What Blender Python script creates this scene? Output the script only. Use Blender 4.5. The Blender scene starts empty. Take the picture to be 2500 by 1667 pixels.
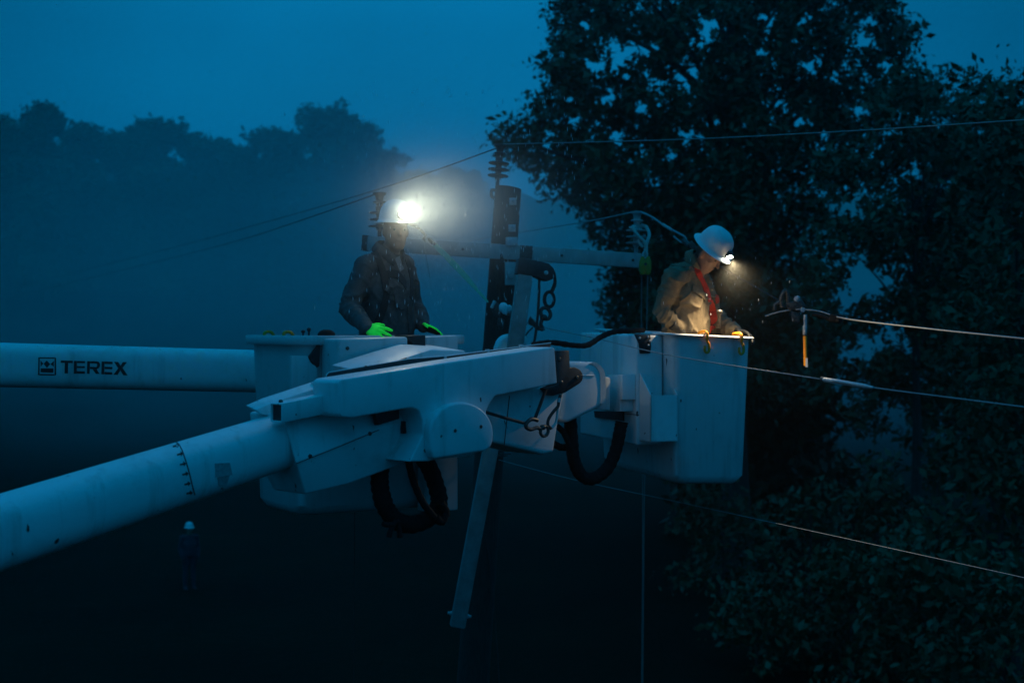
import bpy, bmesh, math, random
import numpy as np
from mathutils import Vector, Matrix, noise
from mathutils.bvhtree import BVHTree

random.seed(7)
RNG = np.random.default_rng(7)
sc = bpy.context.scene
R = math.radians

# ------------------------------------------------------------------ camera
CAM = Vector((0.0, 0.0, 7.0))
PITCH = R(-0.545)
F = 2500 * 50.0 / 36.0
cam_d = bpy.data.cameras.new('camera')
cam = bpy.data.objects.new('camera', cam_d)
sc.collection.objects.link(cam)
cam.location = CAM
cam.rotation_euler = (R(90) + PITCH, 0, 0)
cam_d.lens = 50.0
cam_d.sensor_width = 36.0
cam_d.clip_start = 0.1
cam_d.clip_end = 3000
cam_d.dof.use_dof = True
cam_d.dof.focus_distance = 8.9
cam_d.dof.aperture_fstop = 2.2
sc.camera = cam

# ------------------------------------------------------------------ sky and light
SKY_STRENGTH = 0.15
world = bpy.data.worlds.new('World')
sc.world = world
world.use_nodes = True
wn = world.node_tree
wn.nodes.clear()
w_out = wn.nodes.new('ShaderNodeOutputWorld')
w_bg = wn.nodes.new('ShaderNodeBackground')
w_sky = wn.nodes.new('ShaderNodeTexSky')
w_sky.sky_type = 'NISHITA'
w_sky.sun_disc = False
w_sky.sun_elevation = R(2.0)
w_sky.sun_rotation = R(-2)
w_sky.air_density = 1.0
w_sky.dust_density = 0.3
w_sky.ozone_density = 4.0
w_bw = wn.nodes.new('ShaderNodeRGBToBW')
w_pow = wn.nodes.new('ShaderNodeMath')
w_pow.operation = 'POWER'
w_pow.inputs[1].default_value = 0.2
w_tint = wn.nodes.new('ShaderNodeMixRGB')
w_tint.blend_type = 'MULTIPLY'
w_tint.inputs[0].default_value = 1.0
w_tint.inputs[2].default_value = (0.002, 0.43, 1.0, 1)
wn.links.new(w_sky.outputs[0], w_bw.inputs[0])
wn.links.new(w_bw.outputs[0], w_pow.inputs[0])
# overcast dome: brighter overhead than at the horizon
w_tc = wn.nodes.new('ShaderNodeTexCoord')
w_sep = wn.nodes.new('ShaderNodeSeparateXYZ')
w_mr = wn.nodes.new('ShaderNodeMapRange')
w_mr.inputs['From Min'].default_value = 0.2
w_mr.inputs['From Max'].default_value = 1.0
w_mr.inputs['To Min'].default_value = 0.8
w_mr.inputs['To Max'].default_value = 3.0
w_mul = wn.nodes.new('ShaderNodeMath')
w_mul.operation = 'MULTIPLY'
wn.links.new(w_tc.outputs['Generated'], w_sep.inputs[0])
wn.links.new(w_sep.outputs['Z'], w_mr.inputs['Value'])
wn.links.new(w_pow.outputs[0], w_mul.inputs[0])
wn.links.new(w_mr.outputs[0], w_mul.inputs[1])
# afterglow round the point where the sun went down
w_dot = wn.nodes.new('ShaderNodeVectorMath')
w_dot.operation = 'DOT_PRODUCT'
w_dot.inputs[1].default_value = (-0.03, 0.985, 0.17)
w_gl = wn.nodes.new('ShaderNodeMapRange')
w_gl.interpolation_type = 'SMOOTHSTEP'
w_gl.inputs['From Min'].default_value = 0.93
w_gl.inputs['From Max'].default_value = 1.0
w_gl.inputs['To Min'].default_value = 0.68
w_gl.inputs['To Max'].default_value = 1.10
w_mul2 = wn.nodes.new('ShaderNodeMath')
w_mul2.operation = 'MULTIPLY'
wn.links.new(w_tc.outputs['Generated'], w_dot.inputs[0])
wn.links.new(w_dot.outputs['Value'], w_gl.inputs['Value'])
wn.links.new(w_mul.outputs[0], w_mul2.inputs[0])
wn.links.new(w_gl.outputs[0], w_mul2.inputs[1])
w_nz = wn.nodes.new('ShaderNodeTexNoise')
w_nz.inputs['Scale'].default_value = 3.5
w_nz.inputs['Detail'].default_value = 5.0
w_cl = wn.nodes.new('ShaderNodeMapRange')
w_cl.inputs['From Min'].default_value = 0.3
w_cl.inputs['From Max'].default_value = 0.7
w_cl.inputs['To Min'].default_value = 0.84
w_cl.inputs['To Max'].default_value = 1.12
w_mul3 = wn.nodes.new('ShaderNodeMath')
w_mul3.operation = 'MULTIPLY'
wn.links.new(w_tc.outputs['Generated'], w_nz.inputs['Vector'])
wn.links.new(w_nz.outputs[0], w_cl.inputs['Value'])
wn.links.new(w_mul2.outputs[0], w_mul3.inputs[0])
wn.links.new(w_cl.outputs[0], w_mul3.inputs[1])
wn.links.new(w_mul3.outputs[0], w_tint.inputs[1])
wn.links.new(w_tint.outputs[0], w_bg.inputs[0])
w_bg.inputs[1].default_value = SKY_STRENGTH * 0.88
wn.links.new(w_bg.outputs[0], w_out.inputs[0])

sun_d = bpy.data.lights.new('sun', 'SUN')
sun = bpy.data.objects.new('sun', sun_d)
sc.collection.objects.link(sun)
sun_d.energy = 0.03
sun_d.angle = R(60)
sun_d.color = (0.004, 0.42, 1.0)
sun.rotation_euler = (R(-88), 0, R(2))

sc.view_settings.view_transform = 'Standard'
sc.view_settings.look = 'None'
sc.view_settings.exposure = 1.5
sc.view_settings.gamma = 1.0
sc.view_settings.use_curve_mapping = False
sc.render.engine = 'CYCLES'
cy = sc.cycles
cy.use_denoising = True
try:
    cy.denoiser = 'OPENIMAGEDENOISE'
except Exception:
    pass
cy.max_bounces = 6
cy.diffuse_bounces = 3
cy.glossy_bounces = 3
cy.transmission_bounces = 4
cy.transparent_max_bounces = 6
cy.volume_bounces = 2
cy.sample_clamp_indirect = 4.0
cy.volume_step_rate = 2.0

# ------------------------------------------------------------------ projection helpers
CP, SP = math.cos(PITCH), math.sin(PITCH)


def ray(px, py):
    x, z = (px - 1250.0) / F, -(py - 833.5) / F
    return Vector((x, CP - z * SP, SP + z * CP))


def P(px, py, d):
    """a point in the place, d metres in front of the camera's spot"""
    return CAM + ray(px, py) * d


def to_px(pts):
    p = np.asarray(pts) - np.array(CAM)
    y = p[:, 1] * CP + p[:, 2] * SP
    z = -p[:, 1] * SP + p[:, 2] * CP
    return np.stack([1250 + F * p[:, 0] / y, 833.5 - F * z / y], 1)


class Plane:
    """a vertical plane through p0 that runs along the horizontal direction u"""
    def __init__(self, p0, u):
        self.p0 = Vector(p0)
        self.u = Vector((u[0], u[1], 0)).normalized()
        self.n = Vector((-self.u.y, self.u.x, 0))
        if self.n.dot(self.p0 - CAM) < 0:
            self.n = -self.n

    def at(self, px, py, off=0.0):
        r = ray(px, py)
        t = (self.p0 + self.n * off - CAM).dot(self.n) / r.dot(self.n)
        return CAM + r * t


# ------------------------------------------------------------------ object helpers
def place(o, parent):
    sc.collection.objects.link(o)
    if parent is not None:
        o.parent = parent
        if parent.type == 'EMPTY':
            o.matrix_parent_inverse = Matrix.Translation(-parent.location)
    return o


def thing(name, label, cat, loc, group=None):
    o = bpy.data.objects.new(name, None)
    o.empty_display_size = 0.2
    sc.collection.objects.link(o)
    o.location = loc
    return tag(o, label, cat, group)


def tag(o, label=None, cat=None, group=None, kind=None):
    if label:
        o['label'] = label
    if cat:
        o['category'] = cat
    if group:
        o['group'] = group
    if kind:
        o['kind'] = kind
    return o


def mesh_obj(name, verts, faces, mat, parent=None, bevel=0.0, seg=2, smooth=35, fix=True):
    me = bpy.data.meshes.new(name)
    me.from_pydata([tuple(v) for v in verts], [], faces)
    if fix or bevel:
        bm = bmesh.new()
        bm.from_mesh(me)
        bmesh.ops.recalc_face_normals(bm, faces=bm.faces)
        if bevel:
            es = [e for e in bm.edges if len(e.link_faces) == 2 and e.calc_face_angle(0) > R(25)]
            bmesh.ops.bevel(bm, geom=es, offset=bevel, segments=seg, profile=0.5,
                            affect='EDGES', clamp_overlap=True)
        bm.to_mesh(me)
        bm.free()
    if smooth:
        me.shade_smooth()
        me.set_sharp_from_angle(angle=R(smooth))
    for m in (mat if isinstance(mat, (list, tuple)) else [mat]):
        me.materials.append(m)
    return place(bpy.data.objects.new(name, me), parent)


class MB:
    """collects the shapes of ONE part"""
    def __init__(self):
        self.v, self.f = [], []

    def add(self, vs, fs):
        k = len(self.v)
        self.v += [Vector(v) for v in vs]
        self.f += [[i + k for i in f] for f in fs]
        return self

    def prism(self, front, ext):
        """front: list of points, ext: extrusion vector"""
        n = len(front)
        ext = Vector(ext)
        vs = list(front) + [Vector(p) + ext for p in front]
        fs = [list(range(n)), list(range(2 * n - 1, n - 1, -1))]
        fs += [[i, i + n, (i + 1) % n + n, (i + 1) % n] for i in range(n)]
        return self.add(vs, fs)

    def box(self, c, size, ux=(1, 0, 0), uz=(0, 0, 1)):
        c = Vector(c)
        ux = Vector(ux).normalized()
        uz = Vector(uz).normalized()
        uy = uz.cross(ux).normalized()
        uz = ux.cross(uy).normalized()
        a, b, h = ux * size[0] / 2, uy * size[1] / 2, uz * size[2] / 2
        vs = [c + a * i + b * j + h * k for k in (-1, 1) for j in (-1, 1) for i in (-1, 1)]
        return self.add(vs, [[0, 2, 3, 1], [4, 5, 7, 6], [0, 1, 5, 4], [2, 6, 7, 3], [0, 4, 6, 2], [1, 3, 7, 5]])

    def loft(self, rings, cap=True, closed=False):
        n = len(rings[0])
        vs = [p for r in rings for p in r]
        fs = []
        m = len(rings)
        for i in range(m if closed else m - 1):
            a, b = i * n, ((i + 1) % m) * n
            for j in range(n):
                k = (j + 1) % n
                fs.append([a + j, a + k, b + k, b + j])
        if cap and not closed:
            fs.append(list(range(n - 1, -1, -1)))
            fs.append([(m - 1) * n + j for j in range(n)])
        return self.add(vs, fs)

    def tube(self, pts, r, n=10, closed=False, ref=(0.13, 0.31, 0.94)):
        pts = [Vector(p) for p in pts]
        m = len(pts)
        rs = r if isinstance(r, (list, tuple)) else [r] * m
        rings = []
        a = None
        for i in range(m):
            if closed:
                t = pts[(i + 1) % m] - pts[i - 1]
            else:
                t = pts[min(i + 1, m - 1)] - pts[max(i - 1, 0)]
            t.normalize()
            if a is None:
                a = t.cross(Vector(ref))
                if a.length < 1e-3:
                    a = t.cross(Vector((1, 0, 0)))
            a = (a - t * a.dot(t)).normalized()
            b = t.cross(a)
            rings.append([pts[i] + (a * math.cos(2 * math.pi * k / n) + b * math.sin(2 * math.pi * k / n)) * rs[i]
                          for k in range(n)])
        return self.loft(rings, closed=closed)

    def lathe(self, base, axis, prof, n=18):
        """prof: list of (radius, height along axis)"""
        base, axis = Vector(base), Vector(axis).normalized()
        a = axis.orthogonal().normalized()
        b = axis.cross(a)
        rings = [[base + axis * h + (a * math.cos(2 * math.pi * k / n) + b * math.sin(2 * math.pi * k / n)) * max(r, 1e-4)
                  for k in range(n)] for r, h in prof]
        return self.loft(rings)

    def ball(self, c, r, ax=None, n=10):
        c = Vector(c)
        X, Y, Z = ax if ax else (Vector((1, 0, 0)), Vector((0, 1, 0)), Vector((0, 0, 1)))
        rx, ry, rz = r if isinstance(r, (list, tuple)) else (r, r, r)
        rings = []
        for i in range(1, n):
            t = math.pi * i / n
            rings.append([c + X * rx * math.sin(t) * math.cos(2 * math.pi * k / (2 * n)) +
                          Y * ry * math.sin(t) * math.sin(2 * math.pi * k / (2 * n)) - Z * rz * math.cos(t)
                          for k in range(2 * n)])
        return self.loft(rings)

    def build(self, name, mat, parent=None, **kw):
        return mesh_obj(name, self.v, self.f, mat, parent, **kw)


def curve(pts, n=8, closed=False):
    """Catmull-Rom through the points"""
    pts = [Vector(p) for p in pts]
    out = []
    m = len(pts)
    for i in range(m if closed else m - 1):
        if closed:
            p0, p1, p2, p3 = pts[i - 1], pts[i], pts[(i + 1) % m], pts[(i + 2) % m]
        else:
            p0, p1, p2, p3 = pts[max(i - 1, 0)], pts[i], pts[i + 1], pts[min(i + 2, m - 1)]
        for k in range(n):
            t = k / n
            out.append(0.5 * ((2 * p1) + (p2 - p0) * t + (2 * p0 - 5 * p1 + 4 * p2 - p3) * t * t +
                              (3 * p1 - p0 - 3 * p2 + p3) * t ** 3))
    if not closed:
        out.append(pts[-1])
    return out


def bvh_of(o):
    me = o.data
    return BVHTree.FromPolygons([v.co[:] for v in me.vertices], [p.vertices[:] for p in me.polygons])


def decal(name, polys, tree, mat, parent, lift=0.002):
    """thin printed pieces that lie on a surface: polygons given as points seen from the camera's spot"""
    mb = MB()
    for poly in polys:
        pts = []
        for (x, y) in poly:
            r = ray(x, y)
            hit, nrm, _, _ = tree.ray_cast(CAM, r.normalized())
            if hit is None:
                break
            if nrm.dot(r) > 0:
                nrm = -nrm
            pts.append((hit, nrm))
        if len(pts) < len(poly):
            continue
        n = sum((p[1] for p in pts), Vector()).normalized()
        mb.prism([p[0] + p[1] * lift for p in pts], n * -(lift * 0.8))
    return mb.build(name, mat, parent, smooth=0)


# ------------------------------------------------------------------ materials
def nmat(name):
    m = bpy.data.materials.new(name)
    m.use_nodes = True
    nt = m.node_tree
    return m, nt, nt.nodes['Principled BSDF']


def add_noise(nt, scale, detail=4.0, rough=0.6, coord='Object', stretch=None):
    tc = nt.nodes.new('ShaderNodeTexCoord')
    nz = nt.nodes.new('ShaderNodeTexNoise')
    nz.inputs['Scale'].default_value = scale
    nz.inputs['Detail'].default_value = detail
    nz.inputs['Roughness'].default_value = rough
    if stretch:
        mp = nt.nodes.new('ShaderNodeMapping')
        mp.inputs['Scale'].default_value = stretch
        nt.links.new(tc.outputs[coord], mp.inputs[0])
        nt.links.new(mp.outputs[0], nz.inputs['Vector'])
    else:
        nt.links.new(tc.outputs[coord], nz.inputs['Vector'])
    return nz


def ramp(nt, src, stops):
    cr = nt.nodes.new('ShaderNodeValToRGB')
    el = cr.color_ramp.elements
    while len(el) < len(stops):
        el.new(0.5)
    for e, (p, c) in zip(el, stops):
        e.position = p
        e.color = (c[0], c[1], c[2], 1)
    nt.links.new(src, cr.inputs[0])
    return cr


def bump(nt, src, bsdf, strength, dist=0.01):
    b = nt.nodes.new('ShaderNodeBump')
    b.inputs['Strength'].default_value = strength
    b.inputs['Distance'].default_value = dist
    nt.links.new(src, b.inputs['Height'])
    nt.links.new(b.outputs[0], bsdf.inputs['Normal'])


def simple(name, c0, c1, rough=0.5, scale=20, metal=0.0, bstr=0.2, bdist=0.004, stretch=None, spec=0.5, lo=0.35, hi=0.65):
    m, nt, b = nmat(name)
    nz = add_noise(nt, scale, stretch=stretch)
    cr = ramp(nt, nz.outputs[0], [(lo, c0), (hi, c1)])
    nt.links.new(cr.outputs[0], b.inputs['Base Color'])
    b.inputs['Roughness'].default_value = rough
    b.inputs['Metallic'].default_value = metal
    b.inputs['Specular IOR Level'].default_value = spec
    if bstr:
        bump(nt, nz.outputs[0], b, bstr, bdist)
    return m


def gelcoat(name, c0, c1):
    """weathered white fibreglass: stains, drip streaks, dark nicks, wet speckle"""
    m, nt, b = nmat(name)
    st = add_noise(nt, 2.2, 8, 0.7)
    cr = ramp(nt, st.outputs[0], [(0.30, c1), (0.48, c0), (0.7, c0)])
    drip = add_noise(nt, 9, 5, 0.6, stretch=(1, 1, 0.08))
    cd = ramp(nt, drip.outputs[0], [(0.30, (0.74, 0.74, 0.72)), (0.44, (1, 1, 1))])
    mul = nt.nodes.new('ShaderNodeMixRGB')
    mul.blend_type = 'MULTIPLY'
    mul.inputs[0].default_value = 1.0
    nt.links.new(cr.outputs[0], mul.inputs[1])
    nt.links.new(cd.outputs[0], mul.inputs[2])
    nick = add_noise(nt, 21, 3, 0.55, stretch=(1, 1, 0.5))
    cn = ramp(nt, nick.outputs[0], [(0.272, (0, 0, 0)), (0.295, (1, 1, 1))])
    mx = nt.nodes.new('ShaderNodeMixRGB')
    mx.inputs[1].default_value = (0.05, 0.05, 0.045, 1)
    nt.links.new(cn.outputs[0], mx.inputs[0])
    nt.links.new(mul.outputs[0], mx.inputs[2])
    nt.links.new(mx.outputs[0], b.inputs['Base Color'])
    rr = ramp(nt, st.outputs[0], [(0.3, (0.55, 0.55, 0.55)), (0.65, (0.28, 0.28, 0.28))])
    nt.links.new(rr.outputs[0], b.inputs['Roughness'])
    b.inputs['Specular IOR Level'].default_value = 0.45
    fine = add_noise(nt, 130, 3, 0.6)
    bump(nt, fine.outputs[0], b, 0.22, 0.005)
    return m


M = {}
M['white'] = gelcoat('white_gelcoat', (0.78, 0.78, 0.77), (0.60, 0.61, 0.60))
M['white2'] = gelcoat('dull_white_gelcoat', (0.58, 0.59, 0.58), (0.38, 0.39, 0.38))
M['black'] = simple('black_steel', (0.012, 0.012, 0.012), (0.03, 0.03, 0.03), 0.45, 30)
M['rubber'] = simple('black_hose_sleeve', (0.008, 0.008, 0.008), (0.018, 0.017, 0.016), 0.85, 60, bstr=0.5, spec=0.2)
M['steel'] = simple('galvanised_steel', (0.45, 0.46, 0.46), (0.62, 0.63, 0.63), 0.38, 40, metal=0.25)
M['darksteel'] = simple('dark_steel', (0.05, 0.045, 0.04), (0.12, 0.11, 0.10), 0.5, 60, metal=0.5)
M['wood'] = simple('creosoted_pole_wood', (0.018, 0.013, 0.010), (0.055, 0.040, 0.030), 0.85, 22, bstr=0.7, bdist=0.012, stretch=(6, 6, 0.35))
M['arm'] = simple('grey_fibreglass', (0.34, 0.35, 0.34), (0.48, 0.49, 0.47), 0.5, 8, bstr=0.15)
M['jib'] = simple('weathered_grey_fibreglass', (0.20, 0.21, 0.20), (0.32, 0.33, 0.32), 0.55, 9, bstr=0.15)
M['porcelain'] = simple('insulator_polymer', (0.05, 0.045, 0.042), (0.09, 0.085, 0.08), 0.35, 14, bstr=0.05)
M['wire'] = simple('aluminium_wire', (0.26, 0.26, 0.26), (0.38, 0.38, 0.37), 0.5, 90, metal=0.2)
M['rope'] = simple('synthetic_rope', (0.35, 0.35, 0.32), (0.55, 0.55, 0.50), 0.8, 120, bstr=0.6)
M['rope2'] = simple('wet_grey_rope', (0.12, 0.12, 0.11), (0.2, 0.2, 0.18), 0.85, 120, bstr=0.6)
M['darkrope'] = simple('dark_winch_rope', (0.02, 0.018, 0.015), (0.06, 0.05, 0.045), 0.8, 120, bstr=0.6)
M['yellow'] = simple('yellow_plastic', (0.80, 0.26, 0.012), (0.88, 0.34, 0.02), 0.4, 25)
M['orange'] = simple('orange_fibreglass', (0.80, 0.30, 0.02), (0.9, 0.42, 0.04), 0.4, 25)
M['lime'] = simple('yellow_green_plastic', (0.40, 0.22, 0.02), (0.5, 0.28, 0.03), 0.45, 25)
M['strap'] = simple('green_webbing', (0.02, 0.36, 0.22), (0.05, 0.50, 0.32), 0.8, 120, bstr=0.4)
M['ink'] = simple('black_print', (0.010, 0.010, 0.010), (0.016, 0.016, 0.016), 0.6, 30, bstr=0)
M['stain'] = simple('grey_decal_residue', (0.30, 0.30, 0.30), (0.42, 0.42, 0.41), 0.7, 60, bstr=0)
M['grip'] = simple('grey_grit_tape', (0.5, 0.5, 0.49), (0.68, 0.68, 0.66), 0.9, 220, bstr=0.8)
M['skin'] = simple('skin', (0.26, 0.14, 0.095), (0.34, 0.19, 0.135), 0.55, 14)
M['hair'] = simple('short_hair', (0.03, 0.02, 0.015), (0.07, 0.05, 0.035), 0.8, 90, bstr=0.6)
M['helmet'] = simple('white_hard_hat', (0.74, 0.74, 0.73), (0.82, 0.82, 0.81), 0.35, 6, bstr=0.03)
M['denim'] = simple('dark_trousers', (0.02, 0.025, 0.035), (0.04, 0.045, 0.06), 0.9, 80, bstr=0.3)
M['jacket'] = simple('dark_work_jacket', (0.055, 0.052, 0.050), (0.095, 0.09, 0.086), 0.8, 30, bstr=0.35, bdist=0.006)
M['shirt'] = simple('khaki_work_shirt', (0.16, 0.118, 0.070), (0.21, 0.158, 0.096), 0.85, 40, bstr=0.3, bdist=0.005)
M['tshirt'] = simple('grey_undershirt', (0.20, 0.21, 0.22), (0.26, 0.27, 0.28), 0.9, 60)
M['harness'] = simple('black_harness_webbing', (0.012, 0.012, 0.012), (0.03, 0.03, 0.03), 0.8, 140, bstr=0.4)
M['redstrap'] = simple('red_webbing', (0.60, 0.030, 0.012), (0.75, 0.05, 0.02), 0.7, 140, bstr=0.4)
M['glove_black'] = simple('black_glove_rubber', (0.012, 0.012, 0.013), (0.03, 0.03, 0.03), 0.6, 60, bstr=0.4)
M['glove_green'] = simple('fluorescent_green_knit', (0.10, 1.9, 0.10), (0.14, 2.3, 0.13), 0.9, 130, bstr=0.4)
M['plastic'] = simple('black_plastic', (0.015, 0.015, 0.016), (0.03, 0.03, 0.03), 0.4, 30, bstr=0.05)
M['bark'] = simple('bark', (0.03, 0.024, 0.02), (0.07, 0.058, 0.048), 0.9, 14, bstr=0.8, bdist=0.03, stretch=(3, 3, 0.5))
M['leaf'] = simple('dark_leaves', (0.032, 0.060, 0.020), (0.055, 0.09, 0.03), 0.6, 0.7, bstr=0)
M['leaf2'] = simple('olive_leaves', (0.038, 0.058, 0.018), (0.062, 0.085, 0.028), 0.6, 0.7, bstr=0)
M['leaf3'] = simple('haze_paled_leaves', (0.075, 0.105, 0.045), (0.11, 0.14, 0.06), 0.7, 0.3, bstr=0)  # far trees' haze brightness put into a lighter leaf colour
M['hill'] = simple('distant_wood', (0.03, 0.05, 0.02), (0.06, 0.09, 0.035), 0.95, 0.05, bstr=0)
m, nt, b = nmat('rough_grass')
n1 = add_noise(nt, 0.12, 6, 0.65)
c1 = ramp(nt, n1.outputs[0], [(0.3, (0.004, 0.006, 0.003)), (0.55, (0.008, 0.011, 0.005)), (0.75, (0.017, 0.017, 0.008))])
nt.links.new(c1.outputs[0], b.inputs['Base Color'])
b.inputs['Roughness'].default_value = 0.95
b.inputs['Specular IOR Level'].default_value = 0.05
n2 = add_noise(nt, 3.0, 5, 0.7)
bump(nt, n2.outputs[0], b, 0.8, 0.15)
M['grass'] = m
m, nt, b = nmat('rain_water')
b.inputs['Base Color'].default_value = (0.9, 0.93, 0.95, 1)
b.inputs['Roughness'].default_value = 0.15
b.inputs['Transmission Weight'].default_value = 0.1
b.inputs['IOR'].default_value = 1.33
M['water'] = m


def lamp_mat(name, strength):
    m, nt, b = nmat(name)
    b.inputs['Base Color'].default_value = (0.9, 0.9, 0.9, 1)
    b.inputs['Emission Color'].default_value = (0.97, 0.97, 0.76, 1)
    b.inputs['Emission Strength'].default_value = strength
    return m


def volume_mat(name, density, color, aniso):
    m = bpy.data.materials.new(name)
    m.use_nodes = True
    nt = m.node_tree
    nt.nodes.clear()
    out = nt.nodes.new('ShaderNodeOutputMaterial')
    v = nt.nodes.new('ShaderNodeVolumePrincipled')
    v.inputs['Color'].default_value = (*color, 1)
    v.inputs['Density'].default_value = density
    v.inputs['Anisotropy'].default_value = aniso
    nt.links.new(v.outputs[0], out.inputs['Volume'])
    return m, nt, v


# ================================================================== SETTING
def ground_z(x, y):
    t = max(0.0, min(1.0, (y - 75) / 150.0))
    return 0.25 * noise.noise((x * 0.03, y * 0.03, 0.0)) + 13.0 * t * t * (3 - 2 * t)


def ground():
    n = 64
    xs = np.linspace(-420, 420, n + 1)
    vs, fs = [], []
    for j, y in enumerate(np.linspace(-60, 560, n + 1)):
        for x in xs:
            vs.append((x, y, ground_z(x, y)))
    for j in range(n):
        for i in range(n):
            a = j * (n + 1) + i
            fs.append([a, a + 1, a + n + 2, a + n + 1])
    tag(mesh_obj('ground', vs, fs, M['grass']), kind='structure')


def hills():
    vs, fs = [], []
    n = 400
    rows = 5
    for j in range(rows):
        for i in range(n + 1):
            x = -400 + 800 * i / n
            hgt = 36 + 8 * noise.noise((x * 0.008, 3.1, 0)) + 3.0 * noise.noise((x * 0.05, 1.7, 0)) + 1.6 * noise.noise((x * 0.23, 0.4, 0))
            k = j / (rows - 1)
            prof = math.sin(k * math.pi)
            vs.append((x, 240 + 140 * k, -0.5 + hgt * prof ** 0.8))
    for j in range(rows - 1):
        for i in range(n):
            a = j * (n + 1) + i
            fs.append([a, a + 1, a + n + 2, a + n + 1])
    tag(mesh_obj('hills', vs, fs, M['hill']), kind='structure')


ground()
hills()

# ================================================================== TREES
HOLES = [(1517, 135, 36), (1455, 165, 27), (1489, 236, 16), (1606, 208, 17), (1674, 191, 24), (1724, 62, 26),
         (1876, 50, 20), (2106, 101, 32), (2123, 50, 17), (1977, 163, 20), (1949, 297, 21), (1898, 252, 15),
         (2100, 275, 16), (1674, 331, 19), (1505, 331, 16), (1399, 297, 14), (2302, 297, 20), (2229, 421, 24),
         (2285, 455, 24), (2078, 505, 26), (2106, 673, 46), (2140, 700, 30), (2070, 735, 24), (2075, 860, 26),
         (2120, 845, 24), (2180, 830, 34), (2230, 862, 16), (2040, 935, 18), (2060, 975, 14), (2240, 935, 20),
         (1985, 1008, 13), (2190, 1010, 26), (1580, 120, 14), (2035, 190, 13), (1430, 60, 13), (1640, 380, 12),
         (2390, 330, 14), (2330, 380, 12), (1340, 330, 13), (1860, 130, 11), (2165, 160, 12), (1425, 395, 12),
         (1960, 55, 9), (1745, 300, 9), (1790, 350, 8), (1560, 265, 10), (2010, 330, 10), (2345, 330, 9)]
for _ in range(70):
    HOLES.append((RNG.uniform(1320, 2460), RNG.uniform(20, 560), RNG.uniform(4, 9)))
HA = np.array(HOLES)


def leaf_mesh(name, centers, size, mat, parent, holes=False, flat=0.0):
    c = np.asarray(centers)
    if holes:
        px = to_px(c)
        keep = np.ones(len(c), bool)
        for (x, y, r) in HOLES:
            wob = 1 + 0.35 * np.sin(np.arctan2(px[:, 1] - y, px[:, 0] - x) * 3 + x)
            dd = np.sqrt(((px[:, 0] - x) / 1.25) ** 2 + (px[:, 1] - y) ** 2) / (r * wob)
            keep &= dd > RNG.uniform(0.45, 1.7, size=len(dd))
        c = c[keep]
    n = len(c)
    a = RNG.normal(size=(n, 3))
    a[:, 2] *= 1 - flat
    a /= np.linalg.norm(a, axis=1, keepdims=True)
    b = RNG.normal(size=(n, 3))
    b -= a * (a * b).sum(1, keepdims=True)
    b /= np.linalg.norm(b, axis=1, keepdims=True)
    s = size * (0.45 + 1.1 * RNG.uniform(0, 1, size=(n, 1)) ** 1.6)
    nn = np.cross(a, b)
    v = np.empty((n, 4, 3))
    v[:, 0] = c - a * s
    v[:, 1] = c + b * s * 0.48 + nn * s * 0.15
    v[:, 2] = c + a * s
    v[:, 3] = c - b * s * 0.48 + nn * s * 0.15
    me = bpy.data.meshes.new(name)
    me.vertices.add(4 * n)
    me.vertices.foreach_set('co', v.reshape(-1).astype(np.float32))
    me.loops.add(4 * n)
    me.loops.foreach_set('vertex_index', np.arange(4 * n, dtype=np.int32))
    me.polygons.add(n)
    me.polygons.foreach_set('loop_start', np.arange(0, 4 * n, 4, dtype=np.int32))
    me.update(calc_edges=True)
    me.materials.append(mat)
    return place(bpy.data.objects.new(name, me), parent)


def blob_leaves(blobs, per_m3, twig=0.28):
    """leaves gathered on twigs, twigs gathered in clumps"""
    out = []
    for (c, r) in blobs:
        nt_ = max(3, int(per_m3[0] * r * r * r))
        d = RNG.normal(size=(nt_, 3))
        d /= np.linalg.norm(d, axis=1, keepdims=True)
        rad = r * RNG.uniform(0.25, 1.0, size=(nt_, 1)) ** 0.6
        tw = np.array(c) + d * rad * np.array([1, 1, 0.85])
        k = per_m3[1]
        L = np.repeat(tw, k, axis=0) + RNG.normal(size=(nt_ * k, 3)) * twig
        out.append(L)
    return np.concatenate(out)


def trunk_mesh(parent, base, top, r, blobs, limbs=9):
    mb = MB()
    base, top = Vector(base), Vector(top)
    n = 9
    pts = []
    for i in range(n + 1):
        t = i / n
        p = base.lerp(top, t)
        p += Vector((noise.noise((base.x + t * 3, 1, 0)), noise.noise((base.y, t * 3, 2)), 0)) * r * 1.5 * min(1, 3 * t)
        pts.append(p)
    mb.tube(pts, [r * (1.5 if i == 0 else 1.0) * (1 - 0.8 * i / n) for i in range(n + 1)], n=9)
    bl = list(blobs)
    random.shuffle(bl)
    for (c, rr) in bl[:limbs]:
        c = Vector(c)
        t = max(0.25, min(0.9, (c.z - base.z) / max(0.1, (top.z - base.z)) - 0.18))
        s = base.lerp(top, t)
        mid = s.lerp(c, 0.5) + Vector((0, 0, 0.08 * (c - s).length))
        rb = r * 0.45 * (1 - 0.6 * t)
        mb.tube(curve([s, mid, c], 4), [rb * (1 - 0.1 * i) for i in range(9)], n=6)
    return mb.build('trunk', M['bark'], parent)


def tree(label, base, height, r, blobs, dens, leaf, mat, group, name='tree', holes=False, limbs=9, twig=0.28, cat='tree'):
    gz = ground_z(base[0], base[1])
    t = thing(name, label, cat, (base[0], base[1], gz), group)
    trunk_mesh(t, (base[0], base[1], gz - 0.2), (base[0], base[1], height * 0.86), r, blobs, limbs)
    leaf_mesh('crown', blob_leaves(blobs, dens, twig), leaf, mat, t, holes)
    return t


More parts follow.
